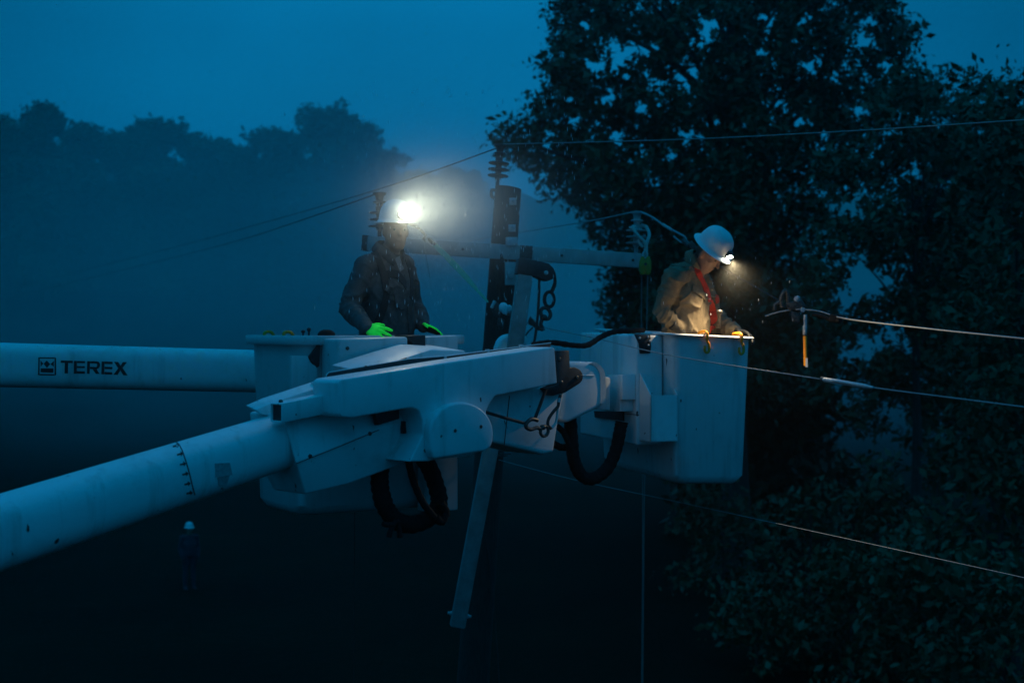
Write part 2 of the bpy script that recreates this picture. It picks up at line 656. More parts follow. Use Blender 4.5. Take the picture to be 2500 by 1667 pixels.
# --- hazy far tree line on the left
far = [(-60, 300, 92, 95), (28, 308, 86, 66), (112, 268, 82, 78), (208, 312, 88, 66), (292, 332, 95, 66), (392, 298, 84, 78),
       (468, 336, 90, 60), (548, 350, 98, 72), (640, 320, 93, 46), (702, 328, 88, 60), (786, 276, 80, 78), (868, 308, 83, 66),
       (930, 372, 87, 58), (1030, 430, 104, 70), (1120, 425, 110, 70)]
far_lab = ['hazy tree at the left edge of the far tree line', 'hazy rounded far tree just left of the two-pronged treetop',
           'tall far tree with a two-pronged top near the left edge', 'low hazy far tree right of the two-pronged treetop',
           'short faint far tree in the dip of the left tree line', 'broad far tree with a flat double top in the left tree line',
           'hazy far tree on the right shoulder of the flat-topped tree', 'lowest hazy far tree before the thin spire treetop',
           'thin spire-shaped far tree standing alone in the gap', 'narrow hazy tree left of the tallest far tree',
           'tallest far tree behind the worker in the lit helmet', 'far tree with a rounded top right of the tallest far tree',
           'last sloping far tree above the lit helmet', 'very faint low tree right of the lit headlamp',
           'very faint low tree behind the utility pole top']
for (x, y, d, w), lab in zip(far, far_lab):
    d *= 2.2
    top = P(x, y, d)
    h = top.z
    ppm = F / d
    cr = w / ppm
    blobs = [((top.x, d, h - 0.55 * cr * 0.8), cr * 0.55)]
    for k in range(30):
        t = (k + 1) / 30
        z = h - 0.6 - t * (h - 13.0)
        wid = cr * (0.45 + 0.75 * min(1, t * 2.2))
        a = RNG.uniform(0, 6.28)
        q = RNG.uniform(0.3, 1.0)
        blobs.append(((top.x + math.cos(a) * wid * q, d + math.sin(a) * wid * q, z), cr * RNG.uniform(0.26, 0.5)))
    for k in range(9):
        blobs.append(((top.x + RNG.uniform(-0.95, 0.95) * cr, d + RNG.uniform(-1, 1), h - RNG.uniform(0.0, 2.6)), cr * RNG.uniform(0.10, 0.24)))
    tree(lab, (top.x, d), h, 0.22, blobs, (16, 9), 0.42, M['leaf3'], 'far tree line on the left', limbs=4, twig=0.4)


for k in range(19):
    d = RNG.uniform(205, 228)
    x = -40 + k * 66 + RNG.uniform(-18, 18)
    y = 378 + 50 * noise.noise((k * 0.7, 3.3, 0.0)) + (55 if x > 880 else 0) + (40 if x > 1200 else 0)
    top = P(x, y, d)
    cr = RNG.uniform(2.8, 3.8)
    blobs = []
    for q in range(20):
        t = (q + 0.5) / 20
        wid = cr * (0.4 + 0.8 * min(1, t * 2.5))
        a = RNG.uniform(0, 6.28)
        blobs.append(((top.x + math.cos(a) * wid, d + math.sin(a) * wid, top.z - 0.6 - t * (top.z - 12.5)), cr * RNG.uniform(0.3, 0.6)))
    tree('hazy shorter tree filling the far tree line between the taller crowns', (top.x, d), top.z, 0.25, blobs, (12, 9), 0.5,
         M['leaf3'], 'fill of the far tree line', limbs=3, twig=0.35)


# --- near trees on the right
def outline_blobs(poly, d0, d1, step, rr, jit=0.5):
    poly = np.array(poly, float)
    x0, y0 = poly.min(0)
    x1, y1 = poly.max(0)
    out = []
    y = y0
    while y <= y1:
        x = x0
        while x <= x1:
            px = x + RNG.uniform(-jit, jit) * step
            py = y + RNG.uniform(-jit, jit) * step
            ins = False
            j = len(poly) - 1
            for i in range(len(poly)):
                if (poly[i, 1] > py) != (poly[j, 1] > py) and \
                        px < (poly[j, 0] - poly[i, 0]) * (py - poly[i, 1]) / (poly[j, 1] - poly[i, 1]) + poly[i, 0]:
                    ins = not ins
                j = i
            if ins:
                d = RNG.uniform(d0, d1)
                p = P(px, py, d)
                if p.z > 0.3:
                    out.append(((p.x, p.y, p.z), rr * RNG.uniform(0.7, 1.25)))
            x += step
        y += step * 0.9
    return out


big = [(1400, -90), (1345, 20), (1322, 90), (1340, 150), (1395, 190), (1400, 225), (1370, 240), (1310, 235), (1320, 290),
       (1240, 290), (1225, 330), (1290, 380), (1330, 420), (1340, 450), (1420, 520), (1470, 620), (1500, 720), (1560, 900), (1880, 1000),
       (1960, 820), (1990, 560), (2080, 420), (2150, 300), (2235, 180), (2180, 60), (2170, -90)]
bl = outline_blobs(big, 36, 45, 46, 0.62)
bp = P(1790, 900, 41)
tree('huge dark broadleaf tree towering behind the worker in the tan shirt', (bp.x, bp.y), 20, 0.5, bl, (110, 9), 0.115,
     M['leaf'], 'trees on the right', holes=True, limbs=26, twig=0.17)
r2 = [(2020, 420), (2120, 300), (2200, 190), (2260, 165), (2330, 150), (2360, 185), (2340, 290), (2420, 400), (2400, 700),
      (2350, 1000), (2100, 1050), (1980, 900), (1960, 600)]
bl = outline_blobs(r2, 30, 35, 50, 0.5)
bp = P(2235, 900, 32)
tree('dark slender-trunked tree right of the huge broadleaf tree', (bp.x, bp.y), 11.5, 0.17, bl, (130, 9), 0.10,
     M['leaf2'], 'trees on the right', holes=True, limbs=16, twig=0.15)
r3 = [(2330, 240), (2385, 150), (2440, 190), (2510, 200), (2620, 260), (2650, 1000), (2380, 1100), (2330, 800), (2380, 480)]
bl = outline_blobs(r3, 24, 28, 58, 0.48)
bp = P(2480, 900, 26)
tree('dark tree with feathery top at the right edge', (bp.x, bp.y), 11, 0.16, bl, (140, 9), 0.09,
     M['leaf'], 'trees on the right', holes=True, limbs=14, twig=0.17)
r5 = [(2200, 420), (2290, 300), (2400, 250), (2520, 240), (2680, 300), (2700, 1150), (2260, 1150), (2180, 900), (2250, 650)]
bl = outline_blobs(r5, 40, 46, 56, 0.75)
bp = P(2430, 900, 43)
tree('dense dark tree filling the right edge behind the feathery one', (bp.x, bp.y), 13, 0.2, bl, (50, 9), 0.14,
     M['leaf'], 'trees on the right', limbs=12, twig=0.2)
r4 = [(1580, 760), (1640, 700), (1720, 700), (1980, 760), (2060, 1000), (2040, 1330), (1760, 1330), (1640, 1200), (1580, 1000)]
bl = outline_blobs(r4, 46, 54, 60, 0.95)
bp = P(1780, 900, 50)
tree('dim hazy tree low behind the right bucket', (bp.x, bp.y), 8, 0.2, bl, (34, 9), 0.24,
     M['leaf2'], 'trees on the right', holes=True, limbs=10, twig=0.25)
shr = [(1980, 1180, 30, 150, 'dark shrub low down just right of the bucket'), (2130, 1120, 29, 150, 'dark shrub under the slender-trunked tree'),
       (2290, 1080, 27, 170, 'dark shrub under the sleeve on the middle wire'), (2450, 1060, 25, 180, 'dark shrub at the right edge, level with the bucket bottom'),
       (2080, 1380, 27.5, 170, 'dark shrub below the lowest wire'), (2270, 1340, 25, 190, 'dark shrub where the lowest wire nears the right edge'),
       (2460, 1340, 23, 200, 'dark shrub in the lower right corner'), (1850, 1420, 29, 150, 'dim shrub at the bottom, right of the hanging rope'),
       (1765, 1185, 37, 130, 'dim shrub hiding the foot of the huge tree below the right bucket')]
for (x, y, d, w, lab) in shr:
    top = P(x, y, d)
    cr = w / (F / d)
    bl = []
    for k in range(26):
        a = RNG.uniform(0, 6.28)
        q = RNG.uniform(0, 1) ** 0.5
        z = RNG.uniform(0.2, max(0.8, top.z))
        ww = cr * (1.05 - 0.5 * z / max(0.8, top.z))
        bl.append(((top.x + math.cos(a) * ww * q, d + math.sin(a) * ww * q, z), 0.42 * RNG.uniform(0.7, 1.2)))
    tree(lab, (top.x, d), max(0.8, top.z), 0.06, bl, (150, 9), 0.10, M['leaf'], 'shrubs at the lower right', name='shrub',
         limbs=8, twig=0.14, cat='shrub', holes=True)


# ================================================================== AERIAL LIFTS
def rrect(C, a, b, ha, hb, rad, z, n=6, shear=(0, 0)):
    """rounded rectangle ring: a, b unit directions; ha, hb half sizes"""
    out = []
    rad = min(rad, ha * 0.98, hb * 0.98)
    for (sx, sy, a0) in ((1, 1, 0), (-1, 1, 90), (-1, -1, 180), (1, -1, 270)):
        for k in range(n + 1):
            t = R(a0 + 90 * k / n)
            x = sx * (ha - rad) + rad * math.cos(t)
            y = sy * (hb - rad) + rad * math.sin(t)
            p = C + a * x + b * y
            out.append(Vector((p.x, p.y, z + shear[0] * x + shear[1] * y)))
    return out


def bucket(parent, C, a, b, ha, hb, zt, zb, rad, shear, taper, lip, lip_h, mat):
    mb = MB()
    th = 0.012
    rings = []
    for (z, o, rr) in ((zb + 0.015, -0.03 - taper, rad), (zb, -0.055 - taper, rad * 0.8)):
        rings.insert(0, rrect(C, a, b, ha + o, hb + o, rr, z, shear=shear))
    rings.append(rrect(C, a, b, ha - taper, hb - taper, rad, zb + 0.06, shear=shear))
    rings.append(rrect(C, a, b, ha, hb, rad, zt - lip_h, shear=shear))
    rings.append(rrect(C, a, b, ha, hb, rad, zt - 0.004, shear=shear))
    rings.append(rrect(C, a, b, ha - th, hb - th, rad - th / 2, zt - 0.004, shear=shear))
    rings.append(rrect(C, a, b, ha - th - taper, hb - th - taper, rad - th / 2, zb + 0.06, shear=shear))
    mb.loft(rings)
    bk = mb.build('bucket', mat, parent, smooth=40)
    rm = MB()
    prof = ((0.001, -lip_h), (lip, -lip_h), (lip + 0.006, -lip_h + 0.008), (lip + 0.006, -0.008), (lip, 0), (-0.02, 0), (-0.02, -0.012), (-0.003, -0.014))
    rr_ = [rrect(C, a, b, ha + o, hb + o, rad + o, zt + dz, shear=shear) for (o, dz) in prof]
    rm.loft(rr_, closed=True)
    rm.build('rim', mat, bk, smooth=40)
    return bk


def slab(name, pl, pts, mat, parent, off=0.0, depth=0.1, rise=0.0, bevel=0.01, seg=2, along=0.0):
    mb = MB()
    mb.prism([pl.at(x, y, off) for (x, y) in pts], pl.n * depth + Vector((0, 0, rise)) + pl.u * along)
    return mb.build(name, mat, parent, bevel=bevel, seg=seg)


def arc(cx, cy, rx, ry, a0, a1, n=10):
    return [(cx + rx * math.cos(R(a0 + (a1 - a0) * k / n)), cy - ry * math.sin(R(a0 + (a1 - a0) * k / n))) for k in range(n + 1)]


def boom(name, p0, p1, r0, r1, mat, parent, power=3.0, sq=0.92, n=40, segs=10, roll=0):
    p0, p1 = Vector(p0), Vector(p1)
    k = 3.5 / (p1 - p0).length
    p0, r0 = p0 + (p0 - p1) * k, r0 + (r0 - r1) * k      # runs on beyond the picture
    t = (p1 - p0).normalized()
    s = t.cross(Vector((0, 0, 1))).normalized()
    u = s.cross(t).normalized()
    rings = []
    for i in range(segs + 1):
        k = i / segs
        c, r = p0.lerp(p1, k), r0 + (r1 - r0) * k
        ring = []
        for j in range(n):
            a = 2 * math.pi * j / n
            ca, sa = math.cos(a), math.sin(a)
            x = math.copysign(abs(ca) ** (2 / power), ca) * r * sq
            y = math.copysign(abs(sa) ** (2 / power), sa) * r
            ring.append(c + s * x + u * y)
        rings.append(ring)
    return MB().loft(rings).build(name, mat, parent, smooth=60)


def hose(name, pts, r, mat, parent, n=12, step=8, rib=0.06):
    c = curve(pts, step)
    rs = [r * (1 + rib * math.sin(i * 2.1) + rib * noise.noise((i * 0.7, r * 90, 0))) for i in range(len(c))]
    return MB().tube(c, rs, n=n).build(name, mat, parent, smooth=60)


def bolts(parent, pts, nrm, r, mat, name='bolt', h=0.012):
    for p in pts:
        MB().lathe(Vector(p) - Vector(nrm) * 0.004, nrm, [(r, 0), (r, h * 0.7), (r * 0.6, h)], n=6).build(name, mat, parent, smooth=0)


# ---------------- left lift: lettered boom, long bucket
NL = Vector((-1.274, 8.33, 0))
A1 = Vector((0.848, 0.53, 0)).normalized()
B1 = Vector((-0.53, 0.848, 0)).normalized()
HA1, HB1 = 0.575, 0.375
C1 = NL + A1 * HA1 + B1 * HB1
ZT1, ZB1 = 6.955, 5.885
lift1 = thing('aerial_lift', 'left aerial lift with lettered level boom and bucket holding the green-gloved worker',
              'aerial lift', (C1.x, C1.y, ZB1))
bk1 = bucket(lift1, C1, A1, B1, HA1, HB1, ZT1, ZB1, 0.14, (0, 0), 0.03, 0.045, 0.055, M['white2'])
F1 = Plane(NL, A1)          # front face of the bucket
n1v = -F1.n
cov = MB()
cov.prism([F1.at(x, y, -0.25) for (x, y) in ((826, 827), (997, 822), (997, 1110), (826, 1120))], F1.n * 0.245)
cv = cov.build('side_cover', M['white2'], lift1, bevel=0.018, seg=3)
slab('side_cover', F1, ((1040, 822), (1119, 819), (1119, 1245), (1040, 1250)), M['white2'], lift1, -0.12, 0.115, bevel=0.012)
slab('black_strap_plate', F1, ((998, 819), (1039, 818), (1039, 1090), (1006, 1090), (1006, 836), (998, 832)), M['black'], lift1, -0.235, 0.22, bevel=0.005)
slab('hinge_panel', F1, ((712, 868), (752, 869), (757, 885), (770, 893), (775, 900), (775, 1010), (712, 1010)), M['white2'], lift1, -0.03, 0.028, bevel=0.003)
slab('gap_shade_plate', F1, ((754, 872), (777, 842), (782, 842), (780, 893), (773, 898)), M['black'], lift1, -0.024, 0.02, bevel=0.0)  # black plate standing in for the shade in the gap beside the cover
bolts(lift1, [F1.at(x, y, -0.251) for x, y in ((848, 850), (985, 845), (848, 905))], n1v, 0.012, M['darksteel'])
# control levers and boot on the rim
for (x, y, h) in ((740, 826, 0.028), (754, 826, 0.042)):
    p = F1.at(x, y, 0.10)
    p.z = ZT1
    MB().lathe(p, (0, 0, 1), [(0.006, 0), (0.006, h * 0.55), (0.012, h * 0.7), (0.012, h), (0.006, h + 0.005)], n=10).build('control_lever', M['plastic'], lift1)
p = F1.at(797, 826, 0.03)
MB().ball((p.x, p.y, ZT1 + 0.004), (0.055, 0.04, 0.032), (A1, B1, Vector((0, 0, 1)))).build('rubber_boot', M['rubber'], lift1)

b10, b11 = P(-260, 884, 9.5), P(1262, 922, 10.75)
bm1 = boom('boom', b10, b11, 0.151, 0.151, M['white'], lift1, power=3.2)
t1 = bvh_of(bm1)


def zpx(pts, ox=60, oy=850, s=8.4):
    return [(ox + x / s, oy + y / s) for (x, y) in pts]


def letter(polys):
    return decal('letter', [zpx(p) for p in polys], t1, M['ink'], bm1, 0.003)


letter([[(742, 250), (990, 256), (990, 304), (742, 298)], [(825, 301), (895, 302), (890, 518), (820, 514)]])
letter([[(1012, 258), (1072, 259), (1070, 521), (1008, 519)], [(1074, 259), (1240, 263), (1240, 306), (1074, 302)],
        [(1073, 364), (1235, 368), (1235, 408), (1073, 404)], [(1072, 466), (1238, 471), (1238, 524), (1072, 520)]])
letter([[(1284, 262), (1342, 264), (1334, 524), (1278, 522)], [(1344, 264), (1480, 267), (1505, 312), (1343, 308)],
        [(1482, 268), (1525, 280), (1548, 320), (1545, 370), (1520, 405), (1470, 388), (1486, 365), (1489, 335), (1480, 313)],
        [(1341, 380), (1470, 385), (1520, 407), (1480, 428), (1340, 424)], [(1395, 428), (1478, 430), (1540, 527), (1462, 525)]])
letter([[(1582, 270), (1640, 271), (1632, 535), (1574, 532)], [(1642, 271), (1805, 275), (1805, 325), (1641, 320)],
        [(1640, 378), (1800, 383), (1800, 428), (1639, 424)], [(1638, 484), (1800, 490), (1800, 540), (1637, 535)]])
letter([[(1835, 278), (1920, 280), (1968, 356), (1920, 410)], [(2015, 283), (2100, 286), (2010, 400), (1968, 356)],
        [(1968, 358), (2009, 402), (1965, 455), (1921, 411)], [(1920, 412), (1963, 456), (1905, 546), (1820, 542)], [(2010, 404), (2112, 556), (2025, 552), (1966, 456)]])
decal('emblem', [zpx(p) for p in (
    [(282, 190), (312, 186), (308, 552), (274, 545)], [(314, 186), (612, 190), (612, 214), (313, 210)],
    [(614, 190), (645, 200), (648, 545), (614, 555)], [(311, 524), (612, 530), (612, 556), (310, 552)],
    [(330, 410), (594, 412), (592, 500), (328, 494)],
    [(326, 250), (386, 312), (330, 380)], [(455, 250), (524, 325), (458, 402), (392, 318)], [(600, 258), (600, 380), (530, 325)])],
    t1, M['ink'], bm1, 0.003)
# boom tip and jib pole with its sheave head
J1 = Plane(P(1255, 850, 10.55), (1, 0.12))
slab('boom_tip', J1, ((1218, 1010), (1214, 850), (1222, 828), (1240, 815), (1288, 818), (1292, 850), (1296, 1010)), M['white'], lift1, 0.02, 0.30, bevel=0.03, seg=4)
jp = MB()
ja, jb = P(1206, 1050, 10.3), P(1116, 1530, 10.2)
jd = (jb - ja).normalized()
js = Vector((1, 0.12, 0)).normalized()
js = (js - jd * js.dot(jd)).normalized()
L = (jb - ja).length
jp.box((ja + jb) / 2, (0.108, 0.108, L), js, jd)
jib = jp.build('jib_tail', M['jib'], lift1, bevel=0.012)
ua, ub = P(1281, 672, 10.45), P(1250, 900, 10.4)
udv = (ub - ua).normalized()
usv = (js - udv * js.dot(udv)).normalized()
MB().box((ua + ub) / 2, (0.112, 0.112, (ub - ua).length), usv, udv).build('jib_pole', M['jib'], lift1, bevel=0.012)
for k in (-1, 1):
    c = jb - jd * 0.09 + js * 0.056 * k
    MB().lathe(c, js * k, [(0.018, 0), (0.018, 0.01), (0.011, 0.016), (0.011, 0.03)], n=6).build('bolt', M['steel'], jib, smooth=0)
c = P(1112, 1519, 10.2) - Vector((0, 0.0, 0))
slab('sheave_head', J1, ((1268, 630), (1272, 628), (1318, 638), (1340, 643), (1352, 655), (1357, 668), (1352, 680), (1338, 686), (1322, 682), (1312, 676), (1262, 668)), M['black'], lift1, -0.16, 0.18, bevel=0.012, seg=3)
c = J1.at(1333, 666, -0.165)
MB().lathe(c, -J1.n, [(0.016, 0), (0.016, 0.008), (0.009, 0.014)], n=12).build('sheave_pin', M['steel'], lift1)

# ---------------- front lift: angled boom, winch housing, right bucket
PB = Plane(P(821, 930, 7.5), (1, 1))
lift2 = thing('aerial_lift', 'foreground aerial lift with slanting white boom, winch housing and the right-hand bucket', 'aerial lift',
              (PB.p0.x, PB.p0.y, 6.3))
b20, b21 = P(-300, 1395, 5.66), P(735, 1060, 7.56)
bm2 = boom('boom', b20, b21, 0.158, 0.142, M['white'], lift2, power=2.6, sq=0.95)
t2 = bvh_of(bm2)
lin = [(419, 1076), (433, 1082), (441, 1095), (447, 1110), (455, 1135), (462, 1160), (468, 1185), (474, 1207)]
lin = [(v.x, v.y) for v in curve([Vector((x, y, 0)) for x, y in lin], 4)]
decal('ring_line', [[lin[i], (lin[i][0] + 2.6, lin[i][1]), (lin[i + 1][0] + 2.6, lin[i + 1][1]), lin[i + 1]] for i in range(len(lin) - 1)], t2, M['ink'], bm2)
for (x, y) in ((436, 1088), (446, 1108), (453, 1132), (459, 1156), (464, 1180), (469, 1202)):
    x -= 2
    decal('arrow_mark', [[(x - 12, y + 0.5), (x - 3, y - 2.2), (x - 3, y + 2.6), (x - 12, y + 4)],
                         [(x - 4, y - 6), (x + 3, y - 1), (x - 2, y + 6)]], t2, M['ink'], bm2)
decal('decal_residue', [[(524, 1131), (560, 1129), (566, 1158), (526, 1164)], [(530, 1165), (560, 1159), (552, 1182), (534, 1184)]], t2, M['stain'], bm2, 0.004)
decal('sticker_print', [[(424, 1073), (436, 1070), (437, 1074), (427, 1077)], [(438, 1070), (448, 1067), (448, 1069), (439, 1072)]], t2, M['ink'], bm2)

slab('boom_collar', PB, ((625, 1000), (667, 982), (790, 941), (800, 955), (800, 990), (690, 1020), (640, 1012)), M['white'], lift2, 0.16, 0.10, rise=0.02, bevel=0.008)
# lower cover: flares out to a seam, tapers in below it
lc = MB()
sec = []
left = [(685, 1022), (722, 1132), (745, 1208), (681, 1199), (672, 1152)]


def cover_ring(x_top, y_top, x_seam, y_seam, x_bot, y_bot):
    f = [PB.at(x_top, y_top, 0.03), PB.at(x_seam, y_seam, -0.03), PB.at(x_bot, y_bot, 0.02)]
    bk = [f[2] + PB.n * 0.28, f[1] + PB.n * 0.36, f[0] + PB.n * 0.30]
    return f + bk


lc.loft([cover_ring(690, 1012, 722, 1130, 745, 1207), cover_ring(800, 985, 830, 1088, 850, 1182),
         cover_ring(930, 960, 930, 1046, 944, 1147), cover_ring(1005, 945, 1000, 1020, 1010, 1124)])
lcv = lc.build('lower_cover', M['white'], lift2, bevel=0.012, seg=3)
bolts(lcv, [PB.at(x, y, -0.03) for x, y in ((757, 1113), (903, 1058))], -PB.n, 0.011, M['darksteel'])
sm = MB()
sm.tube([PB.at(x, y, -0.034) for x, y in ((724, 1131), (830, 1089), (925, 1049))], 0.0022, n=6)
sm.build('seam_line', M['ink'], lcv)
# square tube socket with an open end
tb = MB()
o4 = [PB.at(664, 983, 0), PB.at(689, 1027, 0)]
q0 = PB.at(688, 985, -0.06)
q1 = PB.at(826, 958, -0.06)
dirq = (q1 - q0).normalized()
sidq = PB.n
upq = Vector((0, 0, 1))
hgt = 0.098
wd = 0.10


def sq_ring(c, i):
    return [c + sidq * i + upq * -i, c + sidq * (wd - i) + upq * -i, c + sidq * (wd - i) + upq * -(hgt - i), c + sidq * i + upq * -(hgt - i)]


tb.loft([sq_ring(q1, 0), sq_ring(q0, 0), sq_ring(q0, 0.008), sq_ring(q0 + dirq * 0.15, 0.008)])
tube_o = tb.build('socket_tube', M['white'], lift2, bevel=0.004)
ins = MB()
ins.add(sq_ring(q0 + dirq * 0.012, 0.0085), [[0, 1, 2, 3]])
ins.build('tube_mouth_shade', M['black'], tube_o, smooth=0)  # black sheet painting the darkness inside the open tube end
MB().lathe(q0 + dirq * 0.03 + sidq * 0.05, (0, 0, 1), [(0.012, -0.004), (0.012, 0.008), (0.007, 0.014)], n=6).build('bolt', M['darksteel'], tube_o, smooth=0)
bolts(tube_o, [PB.at(723, 1012, -0.06)], -PB.n, 0.009, M['ink'], h=0.004)

# winch housing
hs = [(823, 934), (832, 926), (1090, 885), (1350, 847), (1355, 850), (1361, 936), (1210, 966), (1196, 985), (1188, 1002), (1190, 1060),
      (1150, 1112), (1062, 1122), (1048, 1126), (1000, 1127)]
hs += [(1034, 1060), (1031, 1025), (1024, 1003), (1008, 995), (990, 997), (860, 1020), (835, 1018), (828, 1010)]
hf = MB()
hf.prism([PB.at(x, y, -0.19) for (x, y) in hs], PB.n * 0.21)
housing = hf.build('winch_housing', M['white'], lift2, bevel=0.018, seg=3)
ds = [(1061, 1121), (1052, 1100), (1050, 1058)] + arc(1128, 1058, 78, 77, 178, 2, 14) + [(1205, 1078), (1199, 1092), (1186, 1101)]
dome = slab('sheave_cover', PB, ds, M['white'], lift2, -0.245, 0.06, bevel=0.016, seg=3)
bolts(dome, [PB.at(1111, 1051, -0.246), PB.at(1174, 1041, -0.246)], -PB.n, 0.010, M['darksteel'])
slab('back_plate', PB, ((796, 922), (803, 910), (1000, 877), (1090, 870), (1345, 838), (1345, 880), (830, 985), (796, 960)), M['black'], lift2, 0.022, 0.012, bevel=0.002)
sp = MB()
sp.tube([PB.at(x, y, 0.028) for x, y in ((796, 924), (797, 914), (804, 909), (1000, 876), (1090, 869), (1345, 837))], 0.0035, n=6)
sp.build('plate_edge', M['white'], lift2)
slab('housing_core', PB, ((812, 935), (1345, 850), (1352, 935), (1190, 985), (1000, 990), (830, 1010)), M['white'], lift2, 0.036, 0.20, bevel=0.01)
for (x, y) in ((1085, 875), (1190, 859), (1272, 847)):
    MB().box(PB.at(x, y - 2, 0.028), (0.02, 0.02, 0.022), PB.u).build('edge_clip', M['steel'], lift2, bevel=0.002)
tc = MB()
ft = [PB.at(x, y, 0.18) for x, y in ((890, 906), (1052, 853), (1136, 856), (1140, 872), (1142, 900), (900, 930))]
tc.prism(ft, PB.n * 0.30 + Vector((0, 0, 0.03)))
tc.build('top_cover', M['white'], lift2, bevel=0.01)
tcb = bvh_of(sc.objects['top_cover'])
decal('warning_print', [[(955, 886), (968, 881), (969, 883), (956, 888)], [(972, 880), (992, 873), (993, 875), (973, 883)]], tcb, M['ink'], sc.objects['top_cover'])
decal('red_print', [[(985, 884), (1006, 878), (1006, 880), (985, 886)]], tcb, M['redstrap'], sc.objects['top_cover'])
rear = slab('rear_cover', PB, ((1150, 985), (1208, 962), (1382, 930), (1378, 965), (1366, 1020), (1353, 1105), (1327, 1110), (1228, 1086), (1160, 1072)), M['white'], lift2, -0.045, 0.34, bevel=0.022, seg=3)
sm = MB()
sm.tube([PB.at(1244, 966, -0.047), PB.at(1231, 1086, -0.047)], 0.0025, n=6)
sm.build('seam_line', M['ink'], rear)
br = [(1357, 856), (1390, 855), (1392, 897), (1404, 896)] + arc(1402, 919, 22, 22, 75, -60, 8) + [(1380, 959), (1362, 963), (1350, 966), (1340, 961), (1331, 948), (1360, 938)]
brk = slab('end_bracket', PB, br, M['black'], lift2, -0.09, 0.16, bevel=0.006)
bolts(brk, [PB.at(1408, 922, -0.091), PB.at(1370, 934, -0.091), PB.at(1365, 877, -0.091)], -PB.n, 0.014, M['darksteel'])
# pivot housing between the boom end and the right bucket
PV = Plane(P(1430, 950, 9.15), (1, 0.55))
pv = [(1372, 890), (1392, 883), (1440, 883)] + arc(1444, 917, 32, 34, 80, 5, 8) + [(1477, 985), (1450, 1003), (1386, 1033), (1368, 1030), (1376, 965)]
piv = slab('pivot_housing', PV, pv, M['white'], lift2, 0.0, 0.36, bevel=0.05, seg=4)
gt = MB()
cl = arc(1434, 923, 32, 36, 80, 5, 8) + [(1466, 945), (1466, 984)]
cr_ = arc(1444, 919, 34, 36, 80, 5, 8) + [(1479, 945), (1479, 984)]
for i in range(len(cl) - 1):
    gt.prism([PV.at(*cl[i], -0.004), PV.at(*cr_[i], -0.004), PV.at(*cr_[i + 1], -0.004), PV.at(*cl[i + 1], -0.004)], PV.n * 0.012)
gt.build('grip_tape', M['grip'], piv)
ps = MB()
ps.tube([PV.at(1400, 916, -0.001), PV.at(1450, 917, -0.001)], 0.004, n=6)
ps.build('seam_line', M['white'], piv)

# right bucket
NC = Vector((1.064, 9.35, 0))
B2 = Vector((-0.37, 0.93, 0)).normalized()
A2 = Vector((0.93, 0.37, 0)).normalized()
HA2, HB2 = 0.295, 0.60
C2 = NC + A2 * HA2 + B2 * HB2
ZT2, ZB2 = 6.968, 5.970
SH2 = (-0.043, 0.027)
bk2 = bucket(lift2, C2, A2, B2, HA2, HB2, ZT2, ZB2, 0.055, SH2, 0.03, 0.03, 0.016, M['white'])
L2 = Plane(NC, B2)          # left face
R2 = Plane(NC, A2)          # front face
# control cover on the left face
k0 = NC + B2 * 0.15 - A2 * 0.20
cc = MB()
ring = []
for z, y0 in ((6.222, 0.0), (6.95, 0.0)):
    ring.append([Vector((*(k0 + B2 * t + A2 * s).xy, z + 0.02 * t)) for (t, s) in ((0, 0), (0.9, 0), (0.9, 0.197), (0, 0.197))])
cc.loft(ring)
ccv = cc.build('control_cover', M['white'], lift2, bevel=0.014, seg=3)
LK = Plane(k0, B2)
RK = Plane(k0, A2)
slab('black_corner_plate', RK, ((1549, 816), (1588, 818), (1590, 845), (1588, 862), (1563, 863), (1560, 838)), M['black'], lift2, -0.012, 0.010, bevel=0.002)
for (x, y) in ((1562, 825), (1582, 822), (1586, 832), (1583, 843)):
    bolts(lift2, [RK.at(x, y, -0.013)], -RK.n, 0.008, M['steel'])
sm = MB()
sm.tube([LK.at(1519, 1009, -0.002), LK.at(1551, 1012, -0.002), RK.at(1556, 1013, -0.002), RK.at(1560, 1013, -0.002)], 0.0025, n=6)
sm.build('seam_line', M['ink'], ccv)
# mount bracket with dark slot
slab('mount_bracket', LK, ((1486, 915), (1519, 914), (1519, 976), (1513, 976), (1513, 1004), (1476, 1004), (1476, 922)), M['white'], lift2, -0.10, 0.098, bevel=0.004)
slab('mount_slot', LK, ((1450, 1003), (1521, 1005), (1521, 1027), (1452, 1019)), M['black'], lift2, -0.012, 0.010, bevel=0.0)
slab('mount_arm', PV, ((1455, 915), (1492, 922), (1490, 1002), (1455, 1000)), M['white2'], lift2, 0.10, 0.42, bevel=0.01)
# tool pocket
tp = MB()
px_ = [(1568, 911), (1597, 965), (1600, 1064), (1560, 1070)]
e = NC + B2 * 0.15
po = 0.16
pz = lambda y, d: 7 - (y - 800) / F * d


def tpq(s, o, z):
    q = k0 + A2 * s
    return Vector((q.x, q.y, 0)) - R2.n * o + Vector((0, 0, z))


z_b, z_f, z_t = 6.255, 6.56, 6.70
s0, s1 = 0.025, 0.225
front = [tpq(s0, po, z_b), tpq(s1, po, z_b), tpq(s1, po, z_f), tpq(s0, po, z_f)]
backq = [tpq(s0, 0.002, z_b), tpq(s1, 0.002, z_b), tpq(s1, 0.002, z_t), tpq(s0, 0.002, z_t)]
th = 0.006
for (quad, ext) in ((front, R2.n * th), ([front[0], front[3], backq[3], backq[0]], A2 * th),
                    ([front[1], front[2], backq[2], backq[1]], -A2 * th)):
    tp.prism(quad, ext)
tp.prism([tpq(s0, po, z_b), tpq(s1, po, z_b), tpq(s1, 0.002, z_b), tpq(s0, 0.002, z_b)], Vector((0, 0, 0.008)))
tp.build('tool_pocket', M['white'], lift2)
